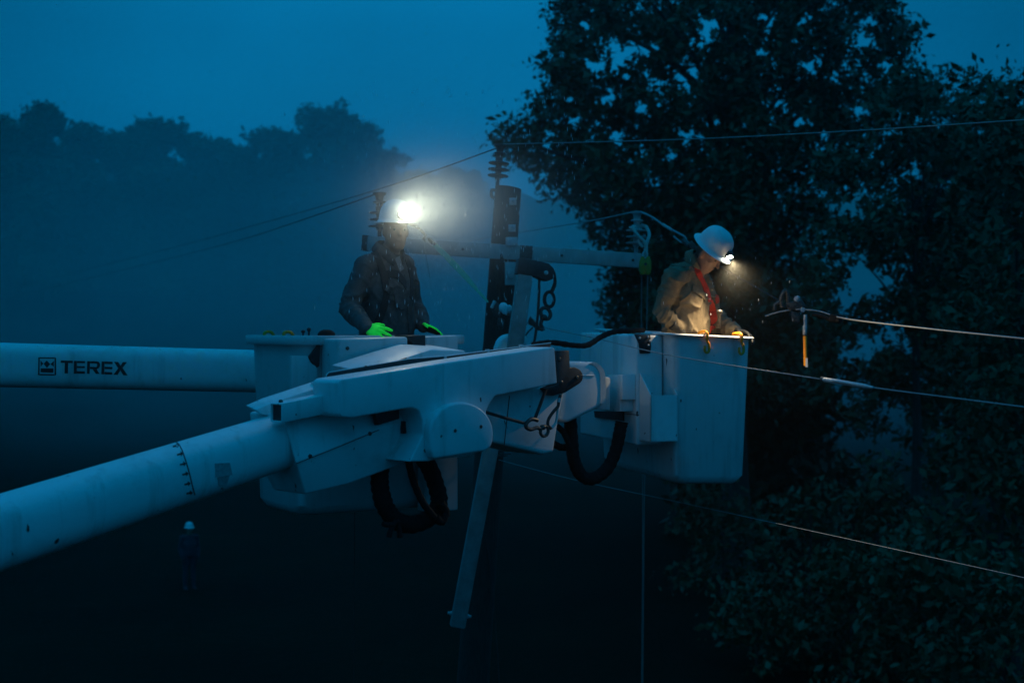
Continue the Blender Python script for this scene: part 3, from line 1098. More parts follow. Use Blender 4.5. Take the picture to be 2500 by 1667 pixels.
# hoses of the front lift
hose('hydraulic_hose', [PV.at(x, y, 0.12) for x, y in ((1392, 1015), (1396, 1075), (1402, 1125), (1420, 1160), (1448, 1168), (1482, 1143), (1503, 1100), (1513, 1055), (1518, 1030))], 0.042, M['rubber'], lift2)
hose('hydraulic_hose', [PV.at(x, y, 0.10) for x, y in ((1360, 1040), (1375, 1055), (1390, 1085), (1398, 1100))], 0.019, M['rubber'], lift2)
hose('hydraulic_hose', [PV.at(x, y, 0.16) for x, y in ((1352, 1083), (1372, 1092), (1395, 1088))], 0.023, M['rubber'], lift2)
hose('hydraulic_hose', [PB.at(x, y, 0.10) for x, y in ((1012, 1090), (1042, 1130), (1063, 1180), (1072, 1228), (1050, 1262), (1005, 1280), (965, 1268), (940, 1235), (928, 1190), (928, 1150), (935, 1120))], 0.050, M['rubber'], lift2)
hose('hydraulic_hose', [PB.at(x, y, -0.02) for x, y in ((990, 1035), (989, 1075), (996, 1120), (1010, 1175), (1032, 1225), (1060, 1262))], 0.020, M['rubber'], lift2)
hose('hydraulic_hose', [PB.at(x, y, 0.02) for x, y in ((1075, 1225), (1088, 1250), (1078, 1272), (1064, 1262))], 0.024, M['rubber'], lift2)
for pts in (((975, 1272), (955, 1280), (935, 1279)), ((968, 1270), (955, 1290), (949, 1311)), ((970, 1275), (975, 1295), (976, 1312))):
    hose('hose_fitting', [PB.at(x, y, 0.0) for x, y in pts], 0.015, M['rubber'], lift2, step=4)
slab('hose_clamp', PB, ((985, 1028), (1002, 1028), (1004, 1058), (986, 1058)), M['black'], lift2, -0.05, 0.03, bevel=0.002)
slab('hose_guide', PB, ((915, 1005), (975, 995), (975, 1022), (922, 1038)), M['black'], lift2, -0.06, 0.03, bevel=0.002)
hose('control_hose', [P(1300, 842, 8.95), P(1345, 836, 9.0), P(1400, 843, 9.1), P(1435, 842, 9.2), P(1468, 822, 9.35), P(1500, 810, 9.45), P(1545, 807, 9.50), P(1572, 806, 9.55)], 0.018, M['rubber'], lift2, rib=0.1)


# ================================================================== UTILITY POLE
pole_top, pole_low = P(1241, 457, 12.4), P(1151, 1667, 12.15)
pdir = (pole_low - pole_top).normalized()
pole_base = pole_top + pdir * (pole_top.z / -pdir.z)
pole = thing('utility_pole', 'dark leaning wooden utility pole with grey crossarm and stacked insulators', 'utility pole', (pole_base.x, pole_base.y, 0))
pts = [pole_top.lerp(pole_base - Vector((0, 0, 0.3)), k / 14) for k in range(15)]
mb = MB()
mb.tube(pts, [0.113 + 0.05 * k / 14 for k in range(15)], n=22)
sh = mb.build('pole_shaft', M['wood'], pole, smooth=50)
# slanted cut on the pole top
for v in sh.data.vertices:
    if (v.co - pole_top).length < 0.13:
        v.co.z -= 0.07 * (v.co.x - pole_top.x + 0.1)
ca0, ca1 = P(897, 594, 12.55), P(1566, 637, 12.05)
cdir = (ca1 - ca0).normalized()
cmid = (ca0 + ca1) / 2
arm = MB().box(cmid, (( ca1 - ca0).length, 0.095, 0.125), cdir).build('crossarm', M['arm'], pole, bevel=0.008)
cn = Vector((cdir.y, -cdir.x, 0)).normalized()
MB().box(ca0 - cdir * 0.012, (0.05, 0.107, 0.137), cdir).build('end_cap', M['darksteel'], arm, bevel=0.004)


def on_arm(px, dz=0.0, off=0.05):
    d = ca0.lerp(ca1, (px - 897) / 669.0)
    return d + cn * off + Vector((0, 0, dz))


for px in (1140, 1380, 1548):
    MB().lathe(on_arm(px, 0.0, 0.046), cn, [(0.012, 0), (0.012, 0.012), (0.007, 0.016)], n=8).build('bolt', M['darksteel'], arm)
MB().box(on_arm(1218, 0, 0.052), (0.10, 0.012, 0.131), cdir).build('arm_plate', M['arm'], arm, bevel=0.003)
MB().box(on_arm(1294, 0, 0.052), (0.11, 0.012, 0.131), cdir).build('arm_plate', M['darksteel'], arm, bevel=0.003)
for (x, y, s) in ((1252, 492, 0.062), (1250, 557, 0.062)):
    w = MB().box(P(x, y, 12.27), (s, 0.012, s), (1, 0.1, 0)).build('square_washer', M['steel'], pole, bevel=0.002)
    MB().lathe(P(x + 2, y - 3, 12.262), (0, -1, 0), [(0.017, 0), (0.017, 0.02), (0.010, 0.028), (0.010, 0.05)], n=6).build('nut', M['steel'], w, smooth=0)
mb = MB().box(P(1249, 590, 12.22), (0.10, 0.05, 0.075), (1, 0.1, 0))
mb.build('arm_bracket', M['steel'], pole, bevel=0.006)
mb = MB().box(P(1246, 668, 12.24), (0.095, 0.03, 0.20), (1, 0.1, 0), -pdir)
mb.box(P(1247, 668, 12.20), (0.045, 0.03, 0.08), (1, 0.1, 0))
mb.build('arm_bracket', M['arm'], pole, bevel=0.006)
MB().tube(curve([P(1211, 466, 12.3), P(1201, 464, 12.3), P(1200, 478, 12.3), P(1210, 486, 12.3)], 5), 0.014, n=8).build('side_bracket', M['darksteel'], pole)


def insulator(parent, base, axis, scale, discs, mat):
    """pin insulator: shank, stacked sheds, saddle top"""
    axis = Vector(axis).normalized()
    prof = [(0.016, 0), (0.016, 0.05), (0.026, 0.055)]
    h = 0.06
    for k in range(discs):
        rr = 0.088 if k < 3 else 0.052
        prof += [(0.024, h), (0.03, h + 0.016), (rr * 0.97, h + 0.020), (rr, h + 0.026), (rr * 0.9, h + 0.030), (0.028, h + 0.036)]
        h += 0.052
        if k == 2:
            prof += [(0.030, h), (0.030, h + 0.02), (0.022, h + 0.024)]
            h += 0.03
    prof += [(0.030, h), (0.034, h + 0.02), (0.052, h + 0.032), (0.052, h + 0.046), (0.02, h + 0.05)]
    ins_ = MB().lathe(base, axis, [(r * scale, z * scale) for r, z in prof], n=20).build('insulator', mat, parent, smooth=45)
    top = Vector(base) + axis * (h + 0.05) * scale
    return ins_, top


ins1, top1 = insulator(pole, P(1214, 454, 12.35), -pdir, 1.05, 4, M['porcelain'])
i2b = on_arm(928, 0.06, 0)
ins2, top2 = insulator(pole, i2b, (0.0, 0, 1), 1.14, 4, M['porcelain'])
i3b = on_arm(1553, 0.06, 0)
ins3, top3 = insulator(pole, i3b, (0.03, 0, 1), 1.03, 4, M['arm'])
# lower hardware on the pole
MB().box(P(1223, 1112, 12.15), (0.12, 0.02, 0.012), (1, 0, 0)).build('neutral_bracket', M['darksteel'], pole)
MB().box(P(1234, 1107, 12.15), (0.10, 0.03, 0.014), (1, 0, 0)).build('neutral_bracket', M['darksteel'], pole)

# ================================================================== WIRES
def line(name, label, pts, r, mat, cat='wire', group=None, sag=None, n=6, step=10):
    pts = [Vector(p) for p in pts]
    if group:               # conductors run on beyond the picture and into the fog
        far_ = pts[-1].y > 15
        pts.append(pts[-1] + (pts[-1] - pts[-2]).normalized() * (70.0 if far_ else 4.0))
    o = MB().tube(curve(pts, step), r, n=n).build(name, mat, None, smooth=80)
    return tag(o, label, cat, group)


WG = 'conductors of the power line'
line('power_line', 'topmost wire running right from the pole-top insulator past the dark trees', [top1, P(1660, 341, 11.4), P(2080, 320, 10.4), P(2520, 292, 9.4)], 0.0048, M['wire'], group=WG)
line('power_line', 'dark wire descending left from the pole-top insulator into the haze', [top1 + Vector((-0.02, 0.0, -0.03)), P(925, 462, 17), P(640, 545, 27), P(440, 600, 42), P(250, 648, 60)], 0.006, M['darksteel'], group=WG)
line('power_line', 'dark wire descending left from the insulator behind the lit helmet', [top2 + Vector((-0.04, 0, -0.02)), P(735, 538, 18), P(590, 585, 27), P(450, 622, 40), P(230, 676, 60)], 0.0065, M['darksteel'], group=WG)
line('power_line', 'faint wire reaching left from the insulator at the right end of the crossarm', [top3, P(1450, 538, 14), P(1340, 556, 17), P(1240, 572, 22)], 0.006, M['wire'], group=WG)
w5 = line('power_line', 'taut wire crossing in front of the right bucket to a splice sleeve', [P(1328, 800, 10.55), P(1450, 825, 9.75), P(1640, 868, 8.6), P(2000, 925, 7.35), P(2040, 931, 7.2), P(2160, 950, 6.9), P(2520, 996, 6.2)], 0.0036, M['wire'], group=WG)
MB().tube([P(2008, 926, 7.33), P(2014, 927, 7.30), P(2110, 942, 7.02), P(2132, 946, 6.96)], [0.007, 0.0125, 0.0115, 0.006], n=10).build('splice_sleeve', M['steel'], w5)
MB().tube([P(2006, 925.5, 7.34), P(2014, 927, 7.31)], 0.0135, n=10).build('sleeve_collar', M['darksteel'], w5)
line('power_line', 'lowest thin wire slanting down to the right edge below the right bucket', [P(1218, 1122, 12.1), P(1400, 1170, 11.3), P(1670, 1228, 10.2), P(2000, 1300, 9.0), P(2520, 1414, 7.6)], 0.0028, M['wire'], group=WG)
line('power_line', 'cut wire arcing over the right-hand clamp and running to the right edge', [P(1868, 772, 9.9), P(1905, 761, 9.88), P(1950, 755.5, 9.85), P(2000, 760, 9.75), P(2070, 779, 9.5), P(2270, 803, 8.6), P(2520, 829, 7.6)], 0.0062, M['wire'], group=WG)
line('hand_line', 'thin dark rope hanging below the left bucket', [P(866, 1235, 9.6), P(865, 1400, 9.6), P(863, 1700, 9.6)], 0.004, M['darkrope'], 'rope')
line('hand_line', 'thin dark line hanging close beside the lower part of the pole', [P(1190, 1330, 12.1), P(1204, 1450, 12.1), P(1215, 1600, 12.1), P(1220, 1720, 12.1)], 0.005, M['darkrope'], 'rope')

# ================================================================== RIGGING
# sling wrapped round the right insulator, with the yellow rope block below
def ring_pts(c, a, b, ra, rb, n=16, a0=0, a1=360):
    return [c + a * ra * math.cos(R(a0 + (a1 - a0) * k / n)) + b * rb * math.sin(R(a0 + (a1 - a0) * k / n)) for k in range(n + 1)]


X, Y, Z = Vector((1, 0, 0)), Vector((0, 1, 0)), Vector((0, 0, 1))
sl = thing('wire_sling', 'light rope sling looped round the insulator at the crossarm right end', 'sling', P(1575, 615, 11.9))
MB().tube(curve([P(1545, 552, 11.95), P(1550, 565, 11.9), P(1562, 580, 11.88), P(1573, 590, 11.88), P(1578, 605, 11.88), P(1577, 622, 11.88)], 6), 0.014, n=8).build('rope_leg', M['rope'], sl)
MB().tube(curve([P(1552, 556, 12.1), P(1575, 552, 12.05), P(1585, 572, 11.95), P(1580, 590, 11.9), P(1576, 606, 11.88), P(1576, 625, 11.88)], 6), 0.015, n=8).build('rope_leg', M['rope'], sl)
MB().tube(curve([P(1560, 584, 11.9), P(1562, 595, 11.89), P(1570, 603, 11.88)], 6), 0.013, n=8).build('rope_tail', M['rope'], sl)
MB().tube(curve([P(1536, 555, 11.95), P(1545, 556, 11.94), P(1552, 552, 11.93)], 4), 0.010, n=8).build('clip', M['steel'], sl)
blk = thing('rope_block', 'yellow-green rope block hanging from the crossarm right end', 'pulley', P(1575, 650, 11.85))
bc = P(1575, 648, 11.85)
for s in (-1, 1):
    mb = MB()
    mb.prism([bc + X * (x * 0.038 + s * 0.022) + Z * z * 0.078 - Y * 0.03 for x, z in ((-.45, -1), (.45, -1), (.75, -.4), (.7, .4), (.3, .95), (-.3, .95), (-.7, .4), (-.75, -.4))], Y * 0.06)
    mb.build('cheek', M['lime'], blk, bevel=0.006)
MB().lathe(bc - Y * 0.045 + Z * 0.01, (0, 1, 0), [(0.012, 0), (0.012, 0.09)], n=10).build('axle', M['darksteel'], blk)
MB().tube(ring_pts(bc + Z * 0.09, X, Z, 0.02, 0.026), 0.007, n=8).build('shackle', M['steel'], blk)
hl = line('hand_line', 'two-part pale hand line hanging from the yellow-green block behind the right bucket',
          [P(1567, 655, 11.87), P(1566, 760, 11.87), P(1567, 1000, 11.87), P(1569, 1300, 11.87), P(1566, 1700, 11.87)], 0.005, M['rope2'], 'rope')
MB().tube(curve([P(1578, 645, 11.84), P(1581, 670, 11.84), P(1579, 790, 11.84), P(1576, 1000, 11.84), P(1572, 1300, 11.84), P(1569, 1700, 11.84)], 6), 0.0055, n=6).build('rope_part', M['rope2'], hl)

# wire hoist from the right insulator down behind the worker in tan
h3 = thing('wire_hoist', 'dead-end hoist cable sloping down from the right insulator behind the tan-shirted worker', 'hoist', P(1690, 600, 11.3))
MB().tube(curve([top3 + Vector((0.02, 0, -0.01)), P(1568, 519, 11.98), P(1595, 532, 11.85), P(1622, 551, 11.7), P(1672, 578, 11.45)], 5), 0.009, n=8).build('cable', M['wire'], h3)
MB().tube([P(1618, 548, 11.72), P(1640, 562, 11.6)], 0.013, n=8).build('grip_sleeve', M['rope'], h3)
MB().tube(curve([P(1672, 578, 11.45), P(1676, 590, 11.43), P(1664, 592, 11.46), P(1645, 577, 11.55)], 5), 0.008, n=8).build('cable_eye', M['wire'], h3)
MB().tube(curve([P(1668, 585, 11.43), P(1682, 600, 11.38), P(1694, 606, 11.33)], 4), 0.022, n=8).build('hook', M['darksteel'], h3)
MB().box(P(1690, 602, 11.33), (0.08, 0.05, 0.05), ray(1720, 640) - ray(1670, 580)).build('hoist_body', M['darksteel'], h3, bevel=0.01)
MB().tube([P(1692, 606, 11.33), P(1780, 664, 10.85), P(1905, 735, 10.0)], 0.005, n=6).build('hoist_line', M['darkrope'], h3)

# right-hand clamp with hot-stick handle
def clamp(root, o, s, flip=1):
    """wire clamp: jaw blocks, eye screw, bail, hot-stick stub hanging from the eye"""
    def q(x, z, y=0.0):
        return o + X * x * s * flip + Z * z * s + Y * y * s
    MB().prism([q(-.10, .03, -.03), q(.02, .06, -.03), (q(.05, .01, -.03)), q(.02, -.04, -.03), q(-.08, -.02, -.03)], Y * 0.06 * s).build('jaw', M['darksteel'], root, bevel=0.006)
    MB().prism([q(-.06, -.03, -.025), q(.01, -.045, -.025), q(.0, -.12, -.025), q(-.05, -.11, -.025)], Y * 0.05 * s).build('jaw', M['darksteel'], root, bevel=0.006)
    MB().tube(curve([q(-.13, .0), q(-.14, .05), q(-.122, .105), q(-.10, .125), q(-.085, .09), q(-.08, .03)], 6), 0.017 * s, n=8).build('bail', M['darksteel'], root)
    MB().tube(curve([q(-.185, -.02), q(-.185, .015), q(-.15, .04)], 5), 0.014 * s, n=8).build('bail', M['darksteel'], root)
    MB().lathe(q(-.03, .05, -.04), (0.4, -0.3, 0.7), [(0.022 * s, 0), (0.024 * s, 0.02 * s), (0.012 * s, 0.04 * s)], n=8).build('clamp_nut', M['steel'], root)
    MB().lathe(q(.02, -.02, -.045), (0, -1, 0), [(0.02 * s, 0), (0.02 * s, 0.015 * s)], n=6).build('clamp_bolt', M['steel'], root)


c3 = thing('wire_clamp', 'dark wire clamp with yellow handle on the cut wire right of the bucket', 'clamp', P(1955, 760, 9.85))
clamp(c3, P(1950, 750, 9.88), 0.9)
MB().tube([P(1966, 768, 9.82), P(1966, 795, 9.82)], 0.013, n=8).build('eye_screw', M['steel'], c3)
MB().lathe(P(1965, 795, 9.82), (0, 0, -1), [(0.013, 0), (0.015, 0.005), (0.015, 0.06), (0.012, 0.065)], n=12).build('socket', M['steel'], c3)
MB().lathe(P(1965.5, 820, 9.82), (0.02, 0, -1), [(0.0135, 0), (0.0135, 0.205), (0.008, 0.21)], n=14).build('handle', M['yellow'], c3)
MB().prism([P(1967, 874, 9.805), P(1972, 874, 9.805), P(1972, 896, 9.805), P(1967, 896, 9.805)], Y * 0.004).build('handle_tag', M['helmet'], c3, smooth=0)
MB().tube(curve([P(1985, 768, 9.78), P(2010, 772, 9.7), P(2030, 782, 9.66), P(2050, 782, 9.6)], 5), 0.014, n=8).build('strap_tail', M['rubber'], c3)
MB().box(P(2040, 778, 9.64), (0.085, 0.05, 0.055), (1, -0.5, -0.2)).build('wire_grip', M['rubber'], c3, bevel=0.012)

# green strap and the clamp in front of the pole
st = thing('tension_strap', 'green webbing strap running from the left insulator down to the clamp by the pole', 'strap', P(1120, 660, 11.8))
mb = MB()
sp_ = curve([P(1060, 596, 12.1), P(1090, 626, 11.9), P(1130, 668, 11.6), P(1160, 702, 11.4), P(1192, 738, 11.2)], 6)
wd_ = [0.022, 0.024, 0.026, 0.024, 0.020, 0.012, 0.007]
rings = []
for i, p in enumerate(sp_):
    t = i / (len(sp_) - 1)
    k = t * 6
    w = wd_[int(min(k, 5))] * (1 - (k - int(min(k, 5)))) + wd_[int(min(k, 5)) + 1] * (k - int(min(k, 5)))
    d = Vector((0.62, 0.25, 0.74)).normalized()
    e_ = Vector((0.25, -0.95, 0.1)).normalized()
    rings.append([p + d * w, p + e_ * 0.004, p - d * w, p - e_ * 0.004])
mb.loft(rings)
mb.build('webbing', M['strap'], st)
MB().tube(curve([P(1028, 562, 12.3), P(1040, 575, 12.2), P(1052, 588, 12.12), P(1062, 597, 12.08)], 5), 0.013, n=8).build('hook_shank', M['darksteel'], st)
MB().tube(ring_pts(P(1052, 590, 12.1), (X + Z * -0.9).normalized(), (X * 0.7 + Z).normalized(), 0.05, 0.026), 0.011, n=8).build('hook_eye', M['steel'], st)
MB().box(P(1046, 588, 12.12), (0.11, 0.04, 0.045), (1, 0, -0.75)).build('hook_body', M['darksteel'], st, bevel=0.01)
MB().tube(curve([P(1024, 558, 12.3), P(990, 545, 12.45), P(940, 540, 12.6)], 5), 0.010, n=6).build('cable', M['darksteel'], st)
MB().tube(curve([P(1032, 575, 12.2), P(1040, 625, 12.2), P(1050, 680, 12.2)], 5), 0.003, n=6).build('pull_cord', M['rope'], st)

cp = thing('wire_clamp', 'cluttered wire clamp and ratchet hoist in front of the pole, orange handle below', 'clamp', P(1235, 765, 11.0))
MB().prism([P(x, y, 11.1) for x, y in ((1196, 748), (1206, 735), (1217, 740), (1224, 760), (1218, 778), (1206, 770))], Y * 0.07).build('ratchet_frame', M['darksteel'], cp, bevel=0.008)
MB().tube([P(1200, 752, 11.07), P(1208, 734, 11.07)], 0.013, n=8).build('ratchet_bar', M['steel'], cp)
MB().ball(P(1229, 751, 11.05), (0.036, 0.036, 0.042)).build('reel', M['helmet'], cp)
MB().box(P(1233, 763, 11.02), (0.038, 0.04, 0.03), (1, 0, -0.35)).build('reel_bracket', M['steel'], cp, bevel=0.004)
MB().lathe(P(1241, 755, 11.08), (0.2, -1, 0.1), [(0.03, 0), (0.034, 0.02), (0.02, 0.04)], n=12).build('ratchet_wheel', M['steel'], cp)
MB().prism([P(x, y, 10.98) for x, y in ((1238, 768), (1248, 766), (1264, 775), (1272, 786), (1262, 788), (1246, 780))], Y * 0.045).build('lever', M['black'], cp, bevel=0.006)
MB().prism([P(x, y, 11.06) for x, y in ((1216, 775), (1232, 780), (1230, 802), (1220, 806), (1214, 792))], Y * 0.06).build('jaw', M['darksteel'], cp, bevel=0.008)
MB().tube(curve([P(1268, 776, 10.95), P(1280, 779, 10.9), P(1290, 786, 10.82)], 4), 0.006, n=6).build('pull_bar', M['steel'], cp)
MB().tube(curve([P(1256, 787, 10.95), P(1272, 789, 10.9), P(1286, 792, 10.83)], 4), 0.006, n=6).build('pull_bar', M['steel'], cp)
MB().prism([P(x, y, 10.75) for x, y in ((1286, 790), (1294, 772), (1300, 774), (1304, 784), (1332, 804), (1328, 808), (1312, 806), (1300, 796))], Y * 0.05).build('wedge_grip', M['darksteel'], cp, bevel=0.006)
MB().tube([P(1295, 771, 10.72), P(1328, 806, 10.68)], 0.0055, n=6).build('grip_bar', M['steel'], cp)
MB().tube([P(1316, 789, 10.72), P(1332, 799, 10.68)], 0.0055, n=6).build('grip_bar', M['steel'], cp)
MB().tube([P(1252, 780, 10.98), P(1250, 806, 10.98)], 0.018, n=8).build('eye_screw', M['darksteel'], cp)
MB().lathe(P(1250, 804, 10.96), (0, 0, -1), [(0.013, 0), (0.017, 0.01), (0.017, 0.06), (0.020, 0.062), (0.020, 0.07)], n=12).build('socket', M['steel'], cp)
MB().lathe(P(1249.5, 826, 10.96), (0, 0, -1), [(0.0145, 0), (0.0145, 0.19), (0.01, 0.2)], n=12).build('handle', M['orange'], cp)
MB().tube(curve([P(1300, 800, 10.75), P(1288, 812, 10.7), P(1278, 830, 10.68), P(1274, 850, 10.66)], 5), 0.006, n=6).build('pull_cord', M['darkrope'], cp)


# ---------------- winch ropes and hooks
def link(c, a, b, ra, rb, r, name, mat, parent, n=16):
    return MB().tube(ring_pts(c, a, b, ra, rb, n)[:-1], r, n=8, closed=True).build(name, mat, parent)


w1_ = thing('winch_rope', 'dark jib rope with swivel chain hook hanging from the black sheave head', 'rope', J1.at(1335, 760, -0.2))
MB().tube(curve([J1.at(1317, 676, -0.08), J1.at(1315, 735, -0.08), J1.at(1311, 790, -0.1), J1.at(1302, 850, -0.12)], 5), 0.010, n=8).build('rope_fall', M['darkrope'], w1_)
MB().tube(curve([J1.at(1352, 664, -0.08), J1.at(1355, 690, -0.08), J1.at(1347, 712, -0.09)], 5), [0.012] * 6 + [0.014] * 5, n=8).build('rope_fall', M['darkrope'], w1_)
link(J1.at(1341, 731, -0.09), X, Z, 0.036, 0.056, 0.013, 'thimble_eye', M['darkrope'], w1_)
link(J1.at(1332, 765, -0.09), (X + Z * 0.5).normalized(), (Z - X * 0.5).normalized(), 0.034, 0.044, 0.014, 'chain_link', M['darksteel'], w1_)
MB().tube([J1.at(1338, 744, -0.09), J1.at(1336, 756, -0.09)], 0.013, n=8).build('swivel', M['darksteel'], w1_)
MB().ball(J1.at(1327, 775, -0.09), (0.028, 0.022, 0.024)).build('hook_ball', M['darksteel'], w1_)
MB().tube(curve([J1.at(1325, 776, -0.09), J1.at(1320, 790, -0.09), J1.at(1324, 800, -0.09), J1.at(1322, 806, -0.1)], 5), 0.014, n=8).build('hook', M['darksteel'], w1_)

w2_ = thing('winch_rope', 'dark rope and snap hook slung between the sheave cover and the black end bracket', 'rope', PB.at(1310, 1030, -0.14))
MB().tube([PB.at(1186, 1006, -0.13), PB.at(1240, 1022, -0.14), PB.at(1284, 1034, -0.14)], 0.0095, n=8).build('rope_fall', M['darkrope'], w2_)
MB().tube([PB.at(1333, 950, -0.12), PB.at(1318, 990, -0.14), PB.at(1305, 1024, -0.14)], 0.0095, n=8).build('rope_fall', M['darkrope'], w2_)
MB().tube(curve([PB.at(x, y, -0.15) for x, y in ((1312, 1026), (1298, 1023), (1286, 1032), (1285, 1043), (1296, 1048), (1310, 1044), (1318, 1046))], 5), 0.012, n=8).build('hook', M['darksteel'], w2_)
link(PB.at(1329, 1052, -0.15), (PB.u + Z * 0.3).normalized(), (Z - PB.u * 0.3).normalized(), 0.034, 0.030, 0.010, 'chain_link', M['darksteel'], w2_)
MB().ball(PB.at(1325, 1043, -0.15), (0.02, 0.016, 0.016)).build('swivel', M['darksteel'], w2_)
MB().tube(curve([PB.at(x, y, -0.15) for x, y in ((1368, 964), (1364, 980), (1362, 992), (1350, 1006), (1339, 1024), (1338, 1038), (1345, 1046))], 5), 0.010, n=8).build('rope_eye', M['darkrope'], w2_)
MB().tube(curve([PB.at(x, y, -0.15) for x, y in ((1362, 992), (1360, 1015), (1356, 1033), (1347, 1045))], 5), 0.008, n=8).build('rope_eye', M['steel'], w2_)
MB().tube([PB.at(1366, 972, -0.15), PB.at(1364, 982, -0.15)], 0.012, n=8).build('ferrule', M['steel'], w2_)


# ---------------- yellow hooks on the bucket rims
def rim_hook(p, out, label, k=1.0):
    """plastic S hook saddled over the rim: flat bar over the top, small hook below"""
    o = thing('rim_hook', label, 'hook', p, 'yellow tool hooks on the bucket rims')
    out = Vector(out).normalized()
    up = Z
    c = Vector(p)
    pts = [c - out * 0.085 * k - up * 0.05 * k, c - out * 0.088 * k + up * 0.004, c - out * 0.06 * k + up * 0.016, c + out * 0.01 + up * 0.016, c + out * 0.028 - up * 0.01, c + out * 0.020 - up * 0.042]
    MB().tube(curve(pts, 5), 0.0095, n=8).build('saddle', M['yellow'], o)
    s = Z.cross(out)
    b = c + out * 0.022 - up * 0.045
    pts = [b, b + s * 0.014 - up * 0.02, b + s * 0.016 - up * 0.06, b - up * 0.076 + s * 0.0, b - s * 0.016 - up * 0.062, b - s * 0.016 - up * 0.03]
    MB().tube(curve(pts, 5), 0.009, n=8).build('hook', M['yellow'], o)
    return o


def rim2(px):
    p = R2.at(px, 815, -0.022)
    x = (p - C2).dot(A2)
    y = (p - C2).dot(B2)
    return Vector((p.x, p.y, ZT2 + SH2[0] * x + SH2[1] * y + 0.003))


rim_hook(rim2(1722), -R2.n, 'yellow hook near the middle of the right bucket rim, below the red strap')
rim_hook(rim2(1806), -R2.n, 'yellow hook near the right corner of the right bucket rim')
for b_, lab in ((0.43, 'yellow hook farthest left on the left bucket rim'), (0.13, 'yellow hook on the left bucket rim beside two black levers')):
    q = NL + B1 * b_ + A1 * 0.02
    rim_hook(Vector((q.x, q.y, ZT1 + 0.004)), A1, lab, 0.38)


# ================================================================== PEOPLE
def remesh(name, mb, voxel, smooth_it, mats, parent, region=None, disp=None):
    """fuse the collected shapes into one continuous skin"""
    me = bpy.data.meshes.new('tmp')
    me.from_pydata([tuple(v) for v in mb.v], [], mb.f)
    bm = bmesh.new()
    bm.from_mesh(me)
    bmesh.ops.recalc_face_normals(bm, faces=bm.faces)
    bm.to_mesh(me)
    bm.free()
    o = bpy.data.objects.new('tmp', me)
    sc.collection.objects.link(o)
    md = o.modifiers.new('r', 'REMESH')
    md.mode = 'VOXEL'
    md.voxel_size = voxel
    sm_ = o.modifiers.new('s', 'SMOOTH')
    sm_.iterations = smooth_it
    sm_.factor = 0.5
    bpy.context.view_layer.update()
    dg = bpy.context.evaluated_depsgraph_get()
    out = bpy.data.meshes.new_from_object(o.evaluated_get(dg))
    bpy.data.objects.remove(o)
    bpy.data.meshes.remove(me)
    out.name = name
    out.materials.clear()
    for m_ in mats:
        out.materials.append(m_)
    if disp:
        co = [v.co.copy() for v in out.vertices]
        nr = [v.normal.copy() for v in out.vertices]
        for v, c, n_ in zip(out.vertices, co, nr):
            v.co = c + n_ * disp(c, n_)
    if region:
        for p in out.polygons:
            p.material_index = region(p.center, p.normal)
    out.shade_smooth()
    return place(bpy.data.objects.new(name, out), parent)


def limb(mb, pts, rs, n=16):
    c = curve(pts, 4) if len(pts) > 2 else [Vector(p) for p in pts]
    m_ = len(c)
    k = len(pts) - 1
    rr = []
    for i in range(m_):
        t = i / (m_ - 1) * k
        j = min(int(t), k - 1)
        rr.append(rs[j] + (rs[j + 1] - rs[j]) * (t - j))
    mb.tube(c, rr, n=n)
    mb.ball(c[0], rr[0], n=8)
    mb.ball(c[-1], rr[-1], n=8)


def ell(c, s, f, hw, hd, n=24, p=2.4):
    out = []
    for j in range(n):
        a = 2 * math.pi * j / n
        ca, sa = math.cos(a), math.sin(a)
        out.append(c + s * hw * math.copysign(abs(ca) ** (2 / p), ca) + f * hd * math.copysign(abs(sa) ** (2 / p), sa))
    return out


